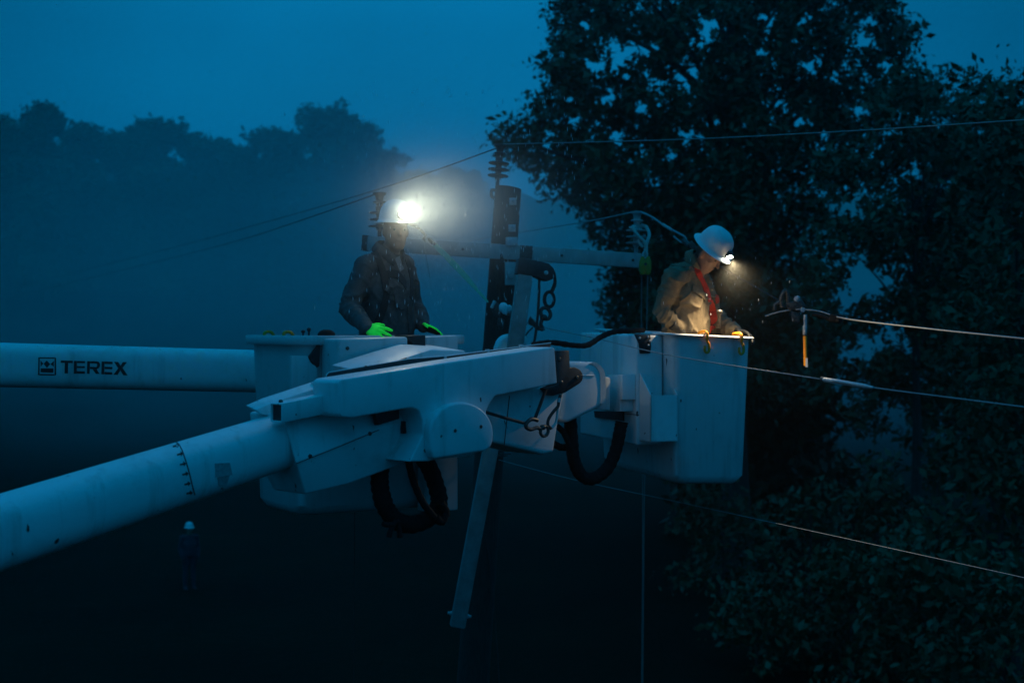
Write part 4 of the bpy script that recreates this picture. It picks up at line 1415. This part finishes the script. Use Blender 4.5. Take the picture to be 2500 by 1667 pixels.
def build_body(root, J, f, hf, hu, mats, voxel=0.010, wrinkle=0.006, girth=1.0, seed=0.0, arm_r=1.0, beard=False):
    """J: joints in world space; f: chest direction; hf, hu: head forward and up"""
    mb = MB()
    f = Vector(f).normalized()
    pel, ch, nk, hd = J['pelvis'], J['chest'], J['neck'], J['head']
    side = f.cross(Z).normalized()          # the person's right
    sp = curve([pel - Z * 0.06, pel + Z * 0.12, (pel + Z * 0.12).lerp(ch, 0.6), ch, nk], 4)
    prof = [(0.165, 0.115), (0.178, 0.130), (0.180, 0.140), (0.182, 0.143), (0.180, 0.142), (0.178, 0.140), (0.180, 0.140), (0.184, 0.141),
            (0.190, 0.142), (0.195, 0.142), (0.198, 0.139), (0.200, 0.134), (0.196, 0.124), (0.175, 0.112), (0.140, 0.098), (0.100, 0.082), (0.070, 0.068)]
    ru = (J['shR'] - J['shL']).normalized()
    rings = []
    for i, c in enumerate(sp):
        w, d = prof[min(i, len(prof) - 1)]
        k = i / (len(sp) - 1)
        s_ = side.lerp(ru, k).normalized()
        t = (sp[min(i + 1, len(sp) - 1)] - sp[max(i - 1, 0)]).normalized()
        s_ = (s_ - t * s_.dot(t)).normalized()
        ff = s_.cross(t)
        if ff.dot(f) < 0:
            ff = -ff
        rings.append(ell(c, s_, ff, w * girth, d * girth))
    mb.loft(rings)
    for q in 'RL':
        inner = nk.lerp(J['sh' + q], 0.45) - Z * 0.02
        limb(mb, [inner, J['sh' + q]], [0.070, 0.076 * arm_r])
        limb(mb, [J['sh' + q], J['sh' + q].lerp(J['el' + q], 0.5), J['el' + q]], [0.076 * arm_r, 0.068 * arm_r, 0.060 * arm_r])
        limb(mb, [J['el' + q], J['el' + q].lerp(J['wr' + q], 0.5), J['wr' + q]], [0.060 * arm_r, 0.056 * arm_r, 0.044 * arm_r])
        hip = pel + side * (0.095 if q == 'R' else -0.095) - Z * 0.05
        kn, an = J['kn' + q], J['an' + q]
        limb(mb, [hip, hip.lerp(kn, 0.5), kn, kn.lerp(an, 0.4), an], [0.105, 0.088, 0.068, 0.066, 0.052])
        limb(mb, [an - Z * 0.03, an - Z * 0.035 + f * 0.16], [0.05, 0.042])
    # neck and head
    hs = hf.cross(hu).normalized()
    limb(mb, [nk - Z * 0.03, nk.lerp(hd - hu * 0.07 - hf * 0.015, 0.6), hd - hu * 0.06 - hf * 0.015], [0.064, 0.060, 0.058])
    hr = [(-.118, .026, .030, .046), (-.108, .042, .052, .034), (-.085, .054, .070, .022), (-.055, .063, .083, .012), (-.02, .069, .091, .005), (.02, .073, .096, 0),
          (.055, .075, .098, -.003), (.085, .068, .090, -.006), (.108, .048, .064, -.008), (.118, .02, .03, -.008)]
    mb.loft([ell(hd + hu * h + hf * o, hs, hf, w, d, p=2.2) for (h, w, d, o) in hr])
    limb(mb, [hd + hf * 0.094 + hu * 0.022, hd + hf * 0.117 - hu * 0.022], [0.009, 0.014], n=10)
    for k in (-1, 1):
        mb.ball(hd + hs * 0.076 * k - hf * 0.005 - hu * 0.005, (0.012, 0.022, 0.034), (hs, hf, hu), n=6)
        limb(mb, [hd + hf * 0.090 + hu * 0.034 + hs * 0.012 * k, hd + hf * 0.082 + hu * 0.036 + hs * 0.042 * k], [0.009, 0.008], n=8)
        limb(mb, [hd + hf * 0.072 - hu * 0.012 + hs * 0.04 * k, hd + hf * 0.058 - hu * 0.02 + hs * 0.055 * k], [0.016, 0.012], n=8)
    limb(mb, [hd + hf * 0.093 - hu * 0.056 - hs * 0.02, hd + hf * 0.099 - hu * 0.055, hd + hf * 0.093 - hu * 0.056 + hs * 0.02], [0.006, 0.008, 0.006], n=8)

    nkd = (hd - hu * 0.07 - nk)

    def region(c, n_):
        hl_ = c - hd
        if hl_.length < 0.135 and ((hl_.dot(hf) < -0.015 and hl_.dot(hu) > -0.055) or (beard and hl_.dot(hu) < -0.05 and hl_.dot(hf) > 0.0)):
            return 3
        if (c - hd).length < 0.145 or (c - nk).dot(nkd.normalized()) > 0.045 and (c - nk).length < 0.2:
            return 0
        if c.z < pel.z - 0.02 and min((c - J['wrR']).length, (c - J['wrL']).length) > 0.12:
            return 2
        return 1

    segs = [(J['shR'], J['elR']), (J['elR'], J['wrR']), (J['shL'], J['elL']), (J['elL'], J['wrL'])]

    def disp(c, n_):
        if region(c, n_) in (0, 3):
            return 0.0
        best, bq, bt_ = 9.0, None, 0.0
        for (a_, b_) in segs:
            ab = b_ - a_
            t_ = max(0.0, min(1.0, (c - a_).dot(ab) / ab.length_squared))
            dd = (c - a_ - ab * t_).length
            if dd < best:
                best, bq, bt_ = dd, ab, (c - a_).dot(ab.normalized())
        wn_ = noise.noise(c * 7 + Vector((seed, 0, 0)))
        if best < 0.098:        # creases ring the sleeves, tightest at the elbow
            ax_ = bq.normalized()
            per = c - ax_ * c.dot(ax_)
            q_ = per * 7.0 + ax_ * (bt_ * 17.0 + wn_ * 1.4)
            el_ = min((c - J['elR']).length, (c - J['elL']).length)
            amp = wrinkle * (0.55 + 0.9 * math.exp(-(el_ / 0.12) ** 2))
        else:                   # long folds fall across the torso
            al = (f * 0.55 - Z * 0.8 - side * 0.2).normalized()
            rest = c - al * c.dot(al)
            q_ = rest * 11.0 + al * 2.6 * c.dot(al) + Vector((wn_, wn_ * 0.6, -wn_)) * 0.9
            amp = wrinkle
        q_ = q_ + Vector((seed, seed * 2, 0))
        a = 1 - min(1.0, abs(noise.noise(q_)) * 2.6)
        b2_ = noise.noise(q_ * 0.45 + Vector((3, 9, 1)))
        return amp * (a ** 2.2 * (0.6 + 0.6 * b2_) + 0.5 * b2_ - 0.2)

    body = remesh('body', mb, voxel, 3, mats, root, region, disp)
    for k in (-1, 1):
        MB().ball(hd + hf * 0.083 + hu * 0.012 + hs * 0.031 * k, 0.0095, n=6).build('eye', M['ink'], body)
    # collar
    return body, hs


def collar(root, J, f, hs, mat, r=0.085, h=0.055):
    nk = J['neck']
    ax = (J['head'] - nk).normalized()
    s_ = Vector(f).cross(Z).normalized()
    ff = s_.cross(ax)
    if ff.dot(Vector(f)) < 0:
        ff = -ff
    mb = MB()
    n = 26
    rings = []
    for (rr, hh) in ((r + 0.004, -0.03), (r, h * 0.55), (r + 0.004, h), (r + 0.016, h * 0.8), (r + 0.03, 0.0), (r + 0.024, -0.012)):
        ring = []
        for k in range(n):
            a = R(18 + 324 * k / (n - 1))
            d_ = ff * math.cos(a) * 0.95 + s_ * math.sin(a)
            dip = 0.045 * math.exp(-((math.pi - abs(a - math.pi)) / 0.7) ** 2)
            ring.append(nk + d_ * rr * (1 + 0.15 * math.exp(-((math.pi - abs(a - math.pi)) / 0.6) ** 2)) + ax * (hh - dip))
        rings.append(ring)
    n0 = len(rings)
    vs = [p for r_ in rings for p in r_]
    fs = []
    for i in range(n0 - 1):
        for k in range(n - 1):
            a = i * n + k
            fs.append([a, a + 1, a + n + 1, a + n])
    mb.add(vs, fs)
    return mb.build('collar', mat, root, smooth=60)


def helmet(root, hd, hf, hu, hs, up0, mat):
    """full-brim hard hat with crown ridges"""
    c = hd + hu * up0
    mb = MB()
    n = 40
    prof = [(0.000, 0.146), (0.030, 0.144), (0.060, 0.134), (0.085, 0.114), (0.103, 0.086), (0.112, 0.050), (0.116, 0.018), (0.119, 0.010), (0.128, 0.004), (0.143, -0.004), (0.146, -0.008), (0.141, -0.010), (0.115, 0.000), (0.110, 0.002)]
    rings = []
    for r_, h_ in prof:
        ring = []
        for k in range(n):
            a = 2 * math.pi * k / n
            ca, sa = math.cos(a), math.sin(a)
            rx = r_ * 1.06
            if r_ > 0.12 and ca > 0:
                rx += 0.010 * ca
            ridge = 0.0
            if h_ > 0.02:
                for a0 in (0.0, 0.42, -0.42, math.pi, math.pi - 0.42, math.pi + 0.42):
                    dd = (a - a0 + math.pi) % (2 * math.pi) - math.pi
                    ridge += 0.0035 * math.exp(-(dd / 0.09) ** 2)
            ring.append(c + hf * ca * (rx + ridge) + hs * sa * (r_ * 0.95 + ridge) + hu * (h_ + ridge * 0.6))
        rings.append(ring)
    mb.loft(rings)
    h_o = mb.build('helmet', mat, root, smooth=50)
    # head strap of the lamp
    st_ = MB()
    ringA = []
    for (o, dz) in ((0.003, -0.011), (0.005, -0.011), (0.005, 0.011), (0.003, 0.011)):
        ring = []
        for k in range(n):
            a = 2 * math.pi * k / n
            r_ = 0.115
            ring.append(c + hf * math.cos(a) * (r_ * 1.06 + o) + hs * math.sin(a) * (r_ * 0.95 + o) + hu * (0.032 + dz))
        ringA.append(ring)
    return h_o, c


def headlamp(root, c, hf, hu, aim, strength, power, cone, blend, col, name='headlamp', size=1.0, fwd=0.0):
    o = c + hf * 0.124 + hu * 0.042
    aim = Vector(aim).normalized()
    mb = MB().lathe(o - aim * 0.012, aim, [(0.022, 0), (0.028, 0.004), (0.030, 0.03), (0.026, 0.036), (0.024, 0.032)], n=18)
    mb.box(o - aim * 0.012 - hf * 0.006, (0.05, 0.03, 0.034), hf.cross(hu), hu)
    lamp = mb.build(name, M['plastic'], root, smooth=45)
    ln = MB().lathe(o + aim * 0.0225, aim, [(0.0005, 0.004), (0.012, 0.003), (0.0215 * size, 0.0)], n=18)
    ln.build('lens', lamp_mat('lamp_glow', strength), lamp)
    ld = bpy.data.lights.new('headlamp_beam', 'SPOT')
    ld.energy = power
    ld.color = col
    ld.spot_size = R(cone)
    ld.spot_blend = blend
    ld.shadow_soft_size = 0.012
    lo = bpy.data.objects.new('headlamp_beam', ld)
    lo.location = o + aim * 0.03 + hf * fwd
    lo.rotation_mode = 'QUATERNION'
    lo.rotation_quaternion = aim.to_track_quat('-Z', 'Y')
    sc.collection.objects.link(lo)
    lo.parent = lamp
    return o


def glove(root, wrist, d, palm_n, out, mats, curl=(0.35, 0.5, 0.4), spread=0.10, thumb=1, scale=1.0, name='glove', cuff=0.05):
    """d: direction of the fingers, palm_n: the way the palm faces, out: towards the thumb side"""
    d, palm_n = Vector(d).normalized(), Vector(palm_n).normalized()
    out = (Vector(out) - d * Vector(out).dot(d)).normalized()
    palm_n = (palm_n - d * palm_n.dot(d) - out * palm_n.dot(out)).normalized()
    s = scale
    mb = MB()
    rings = []
    for (t, w, h, o) in ((-cuff, 0.038, 0.034, 0), (-0.01, 0.034, 0.028, 0), (0.02, 0.038, 0.022, 0), (0.05, 0.044, 0.019, 0.002), (0.085, 0.045, 0.016, 0.0), (0.10, 0.038, 0.010, -0.002)):
        rings.append(ell(wrist + d * t * s + palm_n * o, out, palm_n, w * s, h * s, n=18, p=2.6))
    mb.loft(rings)
    lens = ((0.040, 0.026, 0.022), (0.045, 0.030, 0.024), (0.042, 0.028, 0.023), (0.033, 0.021, 0.020))
    for k in range(4):
        x = (1.5 - k) * 0.0225
        base = wrist + d * (0.088 - 0.004 * abs(k - 1)) * s + out * x * s
        ang0 = (1.5 - k) * spread
        fd = (d * math.cos(ang0) + out * math.sin(ang0)).normalized()
        pts = [base - fd * 0.02, base]
        a = 0.0
        p = base
        for j in range(3):
            a += curl[j] * (1 + 0.12 * (k - 1))
            p = p + (fd * math.cos(a) + palm_n * math.sin(a)) * lens[k][j] * s
            pts.append(p)
        limb(mb, pts, [0.012 * s, 0.0118 * s, 0.0112 * s, 0.0105 * s, 0.009 * s], n=10)
    tb_ = wrist + d * 0.025 * s + out * 0.032 * s
    td = (d * 0.75 + out * 0.62 + palm_n * 0.25).normalized()
    limb(mb, [tb_, tb_ + td * 0.035 * s, tb_ + (td * 0.9 + d * 0.25 + palm_n * 0.15).normalized() * 0.07 * s], [0.016 * s, 0.0135 * s, 0.010 * s], n=10)
    reg = (lambda c, n_: 1 if n_.dot(palm_n) > 0.25 else 0) if len(mats) > 1 else None
    return remesh(name, mb, 0.0045, 3, mats, root, reg)


def ribbon(name, pts, tree_, width, mat, parent, thick=0.004, lift=0.004, steps=6, up=None, mod=None):
    """webbing laid on the clothing along points seen from the camera's spot"""
    c = curve([Vector((x, y, 0)) for x, y in pts], steps)
    hits = []
    for q in c:
        r_ = ray(q.x, q.y)
        h, n_, _, _ = tree_.ray_cast(CAM, r_.normalized())
        if h is not None:
            if n_.dot(r_) > 0:
                n_ = -n_
            hits.append((h, n_))
    if len(hits) < 3:
        return None
    ps = [h for h, _ in hits]
    ns = [n_ for _, n_ in hits]
    for _ in range(3):
        ps = [ps[0]] + [(ps[i - 1] + ps[i] * 2 + ps[i + 1]) / 4 for i in range(1, len(ps) - 1)] + [ps[-1]]
        ns = [ns[0]] + [(ns[i - 1] + ns[i] * 2 + ns[i + 1]).normalized() for i in range(1, len(ns) - 1)] + [ns[-1]]
    rings = []
    for i, p in enumerate(ps):
        t = (ps[min(i + 1, len(ps) - 1)] - ps[max(i - 1, 0)]).normalized()
        n_ = (ns[i] - t * ns[i].dot(t)).normalized()
        s_ = t.cross(n_) * width / 2
        b_ = p + n_ * lift
        rings.append([b_ - s_, b_ - s_ + n_ * thick, b_ + s_ + n_ * thick, b_ + s_])
    return MB().loft(rings).build(name, mat, parent, smooth=40)


# ---------------- worker in the left bucket, lamp towards the right
f1 = Vector((0.78, -0.62, 0)).normalized()
hf1 = Vector((0.36, -0.93, -0.03)).normalized()
hu1 = Vector((0.03, -0.01, 1))
hu1 = (hu1 - hf1 * hu1.dot(hf1)).normalized()
D1 = 9.1
J = {'pelvis': P(945, 845, D1 + 0.02), 'chest': P(943, 690, D1 + 0.02), 'neck': P(948, 618, D1), 'head': P(966, 566, D1 - 0.03),
     'shR': P(893, 652, 8.98), 'elR': P(850, 752, 8.90), 'wrR': P(898, 803, 8.66),
     'shL': P(983, 648, 9.24), 'elL': P(1012, 745, 9.35), 'wrL': P(1034, 797, 9.17)}
fl1 = 5.965
pel = J['pelvis']
sd = f1.cross(Z).normalized()
for q, k in (('R', 1), ('L', -1)):
    J['kn' + q] = Vector((pel.x, pel.y, 6.45)) + sd * 0.10 * k + f1 * 0.03
    J['an' + q] = Vector((pel.x, pel.y, fl1 + 0.08)) + sd * 0.11 * k
wk1 = thing('person', 'worker in dark jacket and fluorescent green gloves, headlamp glaring to the right', 'person', (pel.x, pel.y, fl1), 'line workers')
bd1, hs1 = build_body(wk1, J, f1, hf1, hu1, [M['skin'], M['jacket'], M['denim'], M['hair']], 0.009, 0.016, 1.02, 1.7, 1.02)
collar(wk1, J, f1, hs1, M['jacket'])
hm1, hc1 = helmet(wk1, J['head'], hf1, hu1, hs1, 0.060, M['helmet'])
aim1 = Vector((0.44, -0.89, 0.08))
LAMP1 = headlamp(wk1, hc1, hf1, hu1, aim1, 360.0, 13.0, 92, 1.0, (0.95, 1.0, 0.76))
bt1 = bvh_of(bd1)
ribbon('harness_strap', ((908, 608), (928, 645), (940, 690), (942, 730), (930, 770), (918, 800)), bt1, 0.045, M['harness'], wk1)
ribbon('harness_strap', ((985, 618), (998, 650), (1004, 700), (1002, 730)), bt1, 0.042, M['harness'], wk1)
ribbon('harness_strap', ((942, 672), (965, 668), (985, 690), (1003, 722)), bt1, 0.05, M['harness'], wk1)
ribbon('buckle', ((941, 705), (950, 708), (960, 711)), bt1, 0.042, M['darksteel'], wk1, lift=0.010)
ribbon('undershirt', ((968, 628), (974, 645), (980, 660)), bt1, 0.05, M['tshirt'], wk1, lift=0.002)
ribbon('jacket_placket', ((990, 672), (996, 720), (1000, 770), (1000, 812)), bt1, 0.035, M['jacket'], wk1, lift=0.003)
ribbon('chest_pocket', ((962, 728), (978, 730), (992, 734)), bt1, 0.13, M['jacket'], wk1, lift=0.002, thick=0.006)
MB().tube(curve([P(1014, 682, 9.22), P(1022, 688, 9.22), P(1022, 694, 9.22), P(1015, 693, 9.22)], 4), 0.005, n=6).build('harness_ring', M['darksteel'], wk1)
glove(wk1, J['wrR'], P(954, 820, 8.52) - J['wrR'], (0.12, 0.75, -0.62), Vector((0.25, 0.55, 0.8)), [M['glove_green'], M['glove_black']], curl=(0.25, 0.30, 0.25), spread=0.17, scale=0.95, cuff=0.02)
glove(wk1, J['wrL'], P(1080, 813, 9.08) - J['wrL'], (0.0, -0.45, -0.9), Vector((-0.1, -0.9, 0.4)), [M['glove_green'], M['glove_black']], curl=(0.12, 0.15, 0.12), spread=0.06, scale=0.98, cuff=0.02)

# ---------------- worker in the right bucket, looking down
f2 = Vector((0.86, -0.51, 0)).normalized()
hf2 = Vector((0.62, -0.40, -0.68)).normalized()
hu2 = Vector((0.45, -0.42, 0.78))
hu2 = (hu2 - hf2 * hu2.dot(hf2)).normalized()
D2 = 9.80
J = {'pelvis': P(1677, 835, D2), 'chest': P(1676, 705, D2), 'neck': P(1697, 643, D2 - 0.03), 'head': P(1729, 619, D2 - 0.10),
     'shR': P(1646, 676, 9.60), 'elR': P(1613, 757, 9.62), 'wrR': P(1656, 800, 9.62),
     'shL': P(1708, 680, 10.00), 'elL': P(1752, 790, 10.02), 'wrL': P(1797, 810, 9.92)}
fl2 = 6.035
pel = J['pelvis']
sd = f2.cross(Z).normalized()
for q, k in (('R', 1), ('L', -1)):
    J['kn' + q] = Vector((pel.x, pel.y, 6.47)) + sd * 0.10 * k + f2 * 0.05
    J['an' + q] = Vector((pel.x, pel.y, fl2 + 0.08)) + sd * 0.11 * k - f2 * 0.02
wk2 = thing('person', 'worker in tan shirt with red strap, bowed head lighting his chest', 'person', (pel.x, pel.y, fl2), 'line workers')
bd2, hs2 = build_body(wk2, J, f2, hf2, hu2, [M['skin'], M['shirt'], M['denim'], M['hair']], 0.008, 0.030, 1.06, 5.2, 1.0)
collar(wk2, J, f2, hs2, M['shirt'], r=0.080, h=0.05)
hm2, hc2 = helmet(wk2, J['head'], hf2, hu2, hs2, 0.058, M['helmet'])
aim2 = Vector((0.05, -0.30, -1.0))
LAMP2 = headlamp(wk2, hc2, hf2, hu2, Vector((0.10, -0.45, -0.88)), 42.0, 33.0, 130, 0.8, (1.0, 0.78, 0.46), fwd=0.03)
bt2 = bvh_of(bd2)
ribbon('red_strap', ((1686, 632), (1703, 665), (1718, 695), (1730, 728), (1740, 760), (1742, 785), (1733, 805)), bt2, 0.050, M['redstrap'], wk2)
ribbon('red_strap', ((1741, 680), (1748, 710), (1750, 740)), bt2, 0.035, M['redstrap'], wk2)
ribbon('chest_pocket', ((1688, 704), (1704, 712), (1722, 727)), bt2, 0.045, M['shirt'], wk2, lift=0.004, thick=0.008)
ribbon('shirt_yoke', ((1640, 650), (1662, 648), (1682, 650)), bt2, 0.03, M['shirt'], wk2, lift=0.003, thick=0.006)
glove(wk2, J['wrR'], P(1692, 824, 9.66) - J['wrR'], (0.3, 0.5, -0.7), Vector((0.3, 0.6, 0.7)), [M['glove_black']], curl=(0.4, 0.5, 0.4), scale=1.1)
glove(wk2, J['wrL'], P(1836, 818, 9.82) - J['wrL'], (0.0, -0.3, -0.9), Vector((-0.1, -0.9, 0.3)), [M['glove_black']], curl=(0.3, 0.4, 0.3), scale=1.1)
MB().ball(P(1757, 762, 9.62), (0.022, 0.02, 0.018), n=8).build('tool_knob', M['darksteel'], wk2)
MB().tube([P(1757, 764, 9.62), P(1755, 800, 9.66)], 0.012, n=8).build('tool_shaft', M['darksteel'], wk2)

# ---------------- person standing on the ground far below
g0 = P(462, 1278, 38)
hd = Vector((g0.x, g0.y, 1.62))
f3 = Vector((0.5, -0.86, 0)).normalized()
hu3 = Vector((0, 0, 1))
sd = f3.cross(Z).normalized()
B = Vector((g0.x, g0.y, 0))
J = {'pelvis': B + Z * 0.95, 'chest': B + Z * 1.28, 'neck': B + Z * 1.47, 'head': hd}
for q, k in (('R', 1), ('L', -1)):
    J['sh' + q] = B + Z * 1.42 + sd * 0.19 * k
    J['el' + q] = B + Z * 1.13 + sd * 0.25 * k - f3 * 0.03
    J['wr' + q] = B + Z * 0.90 + sd * 0.22 * k + f3 * 0.10
    J['kn' + q] = B + Z * 0.50 + sd * 0.11 * k
    J['an' + q] = B + Z * 0.09 + sd * 0.12 * k
wk3 = thing('person', 'distant person in white hard hat standing on the dark ground below the left boom', 'person', B, 'line workers')
bd3, hs3 = build_body(wk3, J, f3, f3, hu3, [M['skin'], M['denim'], M['denim'], M['hair']], 0.018, 0.006, 1.0, 2.2)
helmet(wk3, hd, f3, hu3, hs3, 0.06, M['helmet'])
for q in 'RL':
    glove(wk3, J['wr' + q], (0, 0, -1), sd * (-1 if q == 'R' else 1), f3, [M['glove_black']], scale=1.0)

# ================================================================== AIR AND WATER
def droplets(name, label, centers, sizes, mat, parent=None):
    """small water bodies joined into one"""
    base = [(0, 0, -1), (0.8, 0, -0.1), (-0.4, 0.69, -0.1), (-0.4, -0.69, -0.1), (0, 0, 1)]
    fc = [[0, 2, 1], [0, 3, 2], [0, 1, 3], [4, 1, 2], [4, 2, 3], [4, 3, 1]]
    mb = MB()
    for c, (r_, h_) in zip(centers, sizes):
        mb.add([Vector(c) + Vector((x * r_, y * r_, z * h_)) for x, y, z in base], fc)
    return mb


rc, rs_ = [], []
while len(rc) < 420:
    d = random.uniform(7.2, 12.0)
    x, y = random.gauss(1080, 190), random.gauss(560, 150)
    if not (650 < x < 1900 and 150 < y < 800):
        continue
    rc.append(P(x, y, d))
    s = random.uniform(0.6, 1.2)
    rs_.append((0.0030 * s, 0.016 * s))
for _ in range(240):
    rc.append(P(random.uniform(860, 1420), random.uniform(200, 800), random.uniform(7.6, 9.4)))
    s = random.uniform(0.6, 1.2)
    rs_.append((0.0030 * s, 0.015 * s))
for _ in range(30):
    rc.append(P(random.gauss(1800, 60), random.gauss(710, 50), random.uniform(9.2, 10.2)))
    rs_.append((0.0024, 0.011))
rain = droplets('rain', '', rc, rs_, M['water']).build('rain', M['water'], None, smooth=80)
tag(rain, 'raindrops falling round the glaring headlamp', 'rain', kind='stuff')

# wet beads on the housing top
wc, ws = [], []
hb_ = bvh_of(housing)
zt = 7.4
tries = 0
while len(wc) < 420 and tries < 9000:
    tries += 1
    t_, n_ = random.random(), random.random()
    a = PB.at(832, 926, -0.19).lerp(PB.at(1350, 847, -0.19), t_) + PB.n * 0.20 * n_
    h, nn_, _, _ = hb_.ray_cast(Vector((a.x, a.y, zt)), Vector((0, 0, -1)))
    if h is not None and nn_.z > 0.5:
        wc.append(h + Vector((0, 0, 0.0006)))
        r_ = random.uniform(0.0012, 0.0034)
        ws.append((r_, r_ * 0.6))
beads = droplets('water_beads', '', wc, ws, M['water']).build('water_beads', M['water'], None, smooth=80)
tag(beads, 'water beads on the top of the white winch housing', 'water', kind='stuff')

# even haze over the whole place
hz = MB()
hz.box((0, 230, 24.5), (836, 570, 52.0))
hm_, hnt, hv = volume_mat('haze_air', 0.0007, (0.88, 0.95, 1.0), 0.8)
haze = hz.build('haze', hm_, None, smooth=0)
tag(haze, 'blue dusk haze filling the air between the trees', 'haze', kind='stuff')

# drifting drizzle lit by the glaring headlamp
mc = LAMP1 + Vector((0.30, -0.08, 0.04))
mi = MB().ball((0, 0, 0), 1.0, n=14)
mm, mnt, mv = volume_mat('drizzle_mist', 1.0, (0.95, 0.97, 0.95), 0.0)
tc_ = mnt.nodes.new('ShaderNodeTexCoord')
gr = mnt.nodes.new('ShaderNodeTexGradient')
gr.gradient_type = 'SPHERICAL'
pw = mnt.nodes.new('ShaderNodeMath')
pw.operation = 'POWER'
pw.inputs[1].default_value = 5.5
ml = mnt.nodes.new('ShaderNodeMath')
ml.operation = 'MULTIPLY'
ml.inputs[1].default_value = 1.7
mnt.links.new(tc_.outputs['Object'], gr.inputs[0])
mnt.links.new(gr.outputs['Fac'], pw.inputs[0])
mnt.links.new(pw.outputs[0], ml.inputs[0])
mnt.links.new(ml.outputs[0], mv.inputs['Density'])
mist = mi.build('mist', mm, None, smooth=80)
mist.location = mc
mist.scale = (1.6, 1.3, 0.95)
tag(mist, 'pale drizzle mist glowing round the headlamp of the left worker', 'mist', kind='stuff')
mist2 = mist.copy()
sc.collection.objects.link(mist2)
mist2.data = mist.data.copy()
mist2.data.materials.clear()
m2 = mm.copy()
m2.node_tree.nodes[ml.name].inputs[1].default_value = 0.07
mist2.data.materials.append(m2)
mist2.location = LAMP2 + Vector((0.02, -0.05, -0.10))
mist2.scale = (0.5, 0.5, 0.6)
tag(mist2, 'faint drizzle mist below the headlamp of the tan-shirted worker', 'mist', kind='stuff')

# fog bank lying over the field behind the workers
fb = MB().ball((0, 0, 0), 1.0, n=16)
fm, fnt, fv = volume_mat('fog_bank_air', 0.016, (0.97, 0.99, 1.0), 0.7)
fog = fb.build('fog_bank', fm, None, smooth=80)
f_tc = fnt.nodes.new('ShaderNodeTexCoord')
f_gr = fnt.nodes.new('ShaderNodeTexGradient')
f_gr.gradient_type = 'SPHERICAL'
f_ml = fnt.nodes.new('ShaderNodeMath')
f_ml.operation = 'MULTIPLY'
f_ml.inputs[1].default_value = 0.026
fnt.links.new(f_tc.outputs['Object'], f_gr.inputs[0])
f_nz = fnt.nodes.new('ShaderNodeTexNoise')
f_nz.inputs['Scale'].default_value = 4.0
f_nz.inputs['Detail'].default_value = 3.0
f_mr = fnt.nodes.new('ShaderNodeMapRange')
f_mr.inputs['From Min'].default_value = 0.3
f_mr.inputs['From Max'].default_value = 0.7
f_mr.inputs['To Min'].default_value = 0.45
f_mr.inputs['To Max'].default_value = 1.6
f_m2 = fnt.nodes.new('ShaderNodeMath')
f_m2.operation = 'MULTIPLY'
fnt.links.new(f_tc.outputs['Object'], f_nz.inputs['Vector'])
fnt.links.new(f_nz.outputs[0], f_mr.inputs['Value'])
fnt.links.new(f_gr.outputs['Fac'], f_m2.inputs[0])
fnt.links.new(f_mr.outputs[0], f_m2.inputs[1])
fnt.links.new(f_m2.outputs[0], f_ml.inputs[0])
fnt.links.new(f_ml.outputs[0], fv.inputs['Density'])
fog.location = (2.0, 116, 3)
fog.scale = (75, 62, 30)
tag(fog, 'bank of blue fog lying over the field behind the workers', 'fog', kind='stuff')
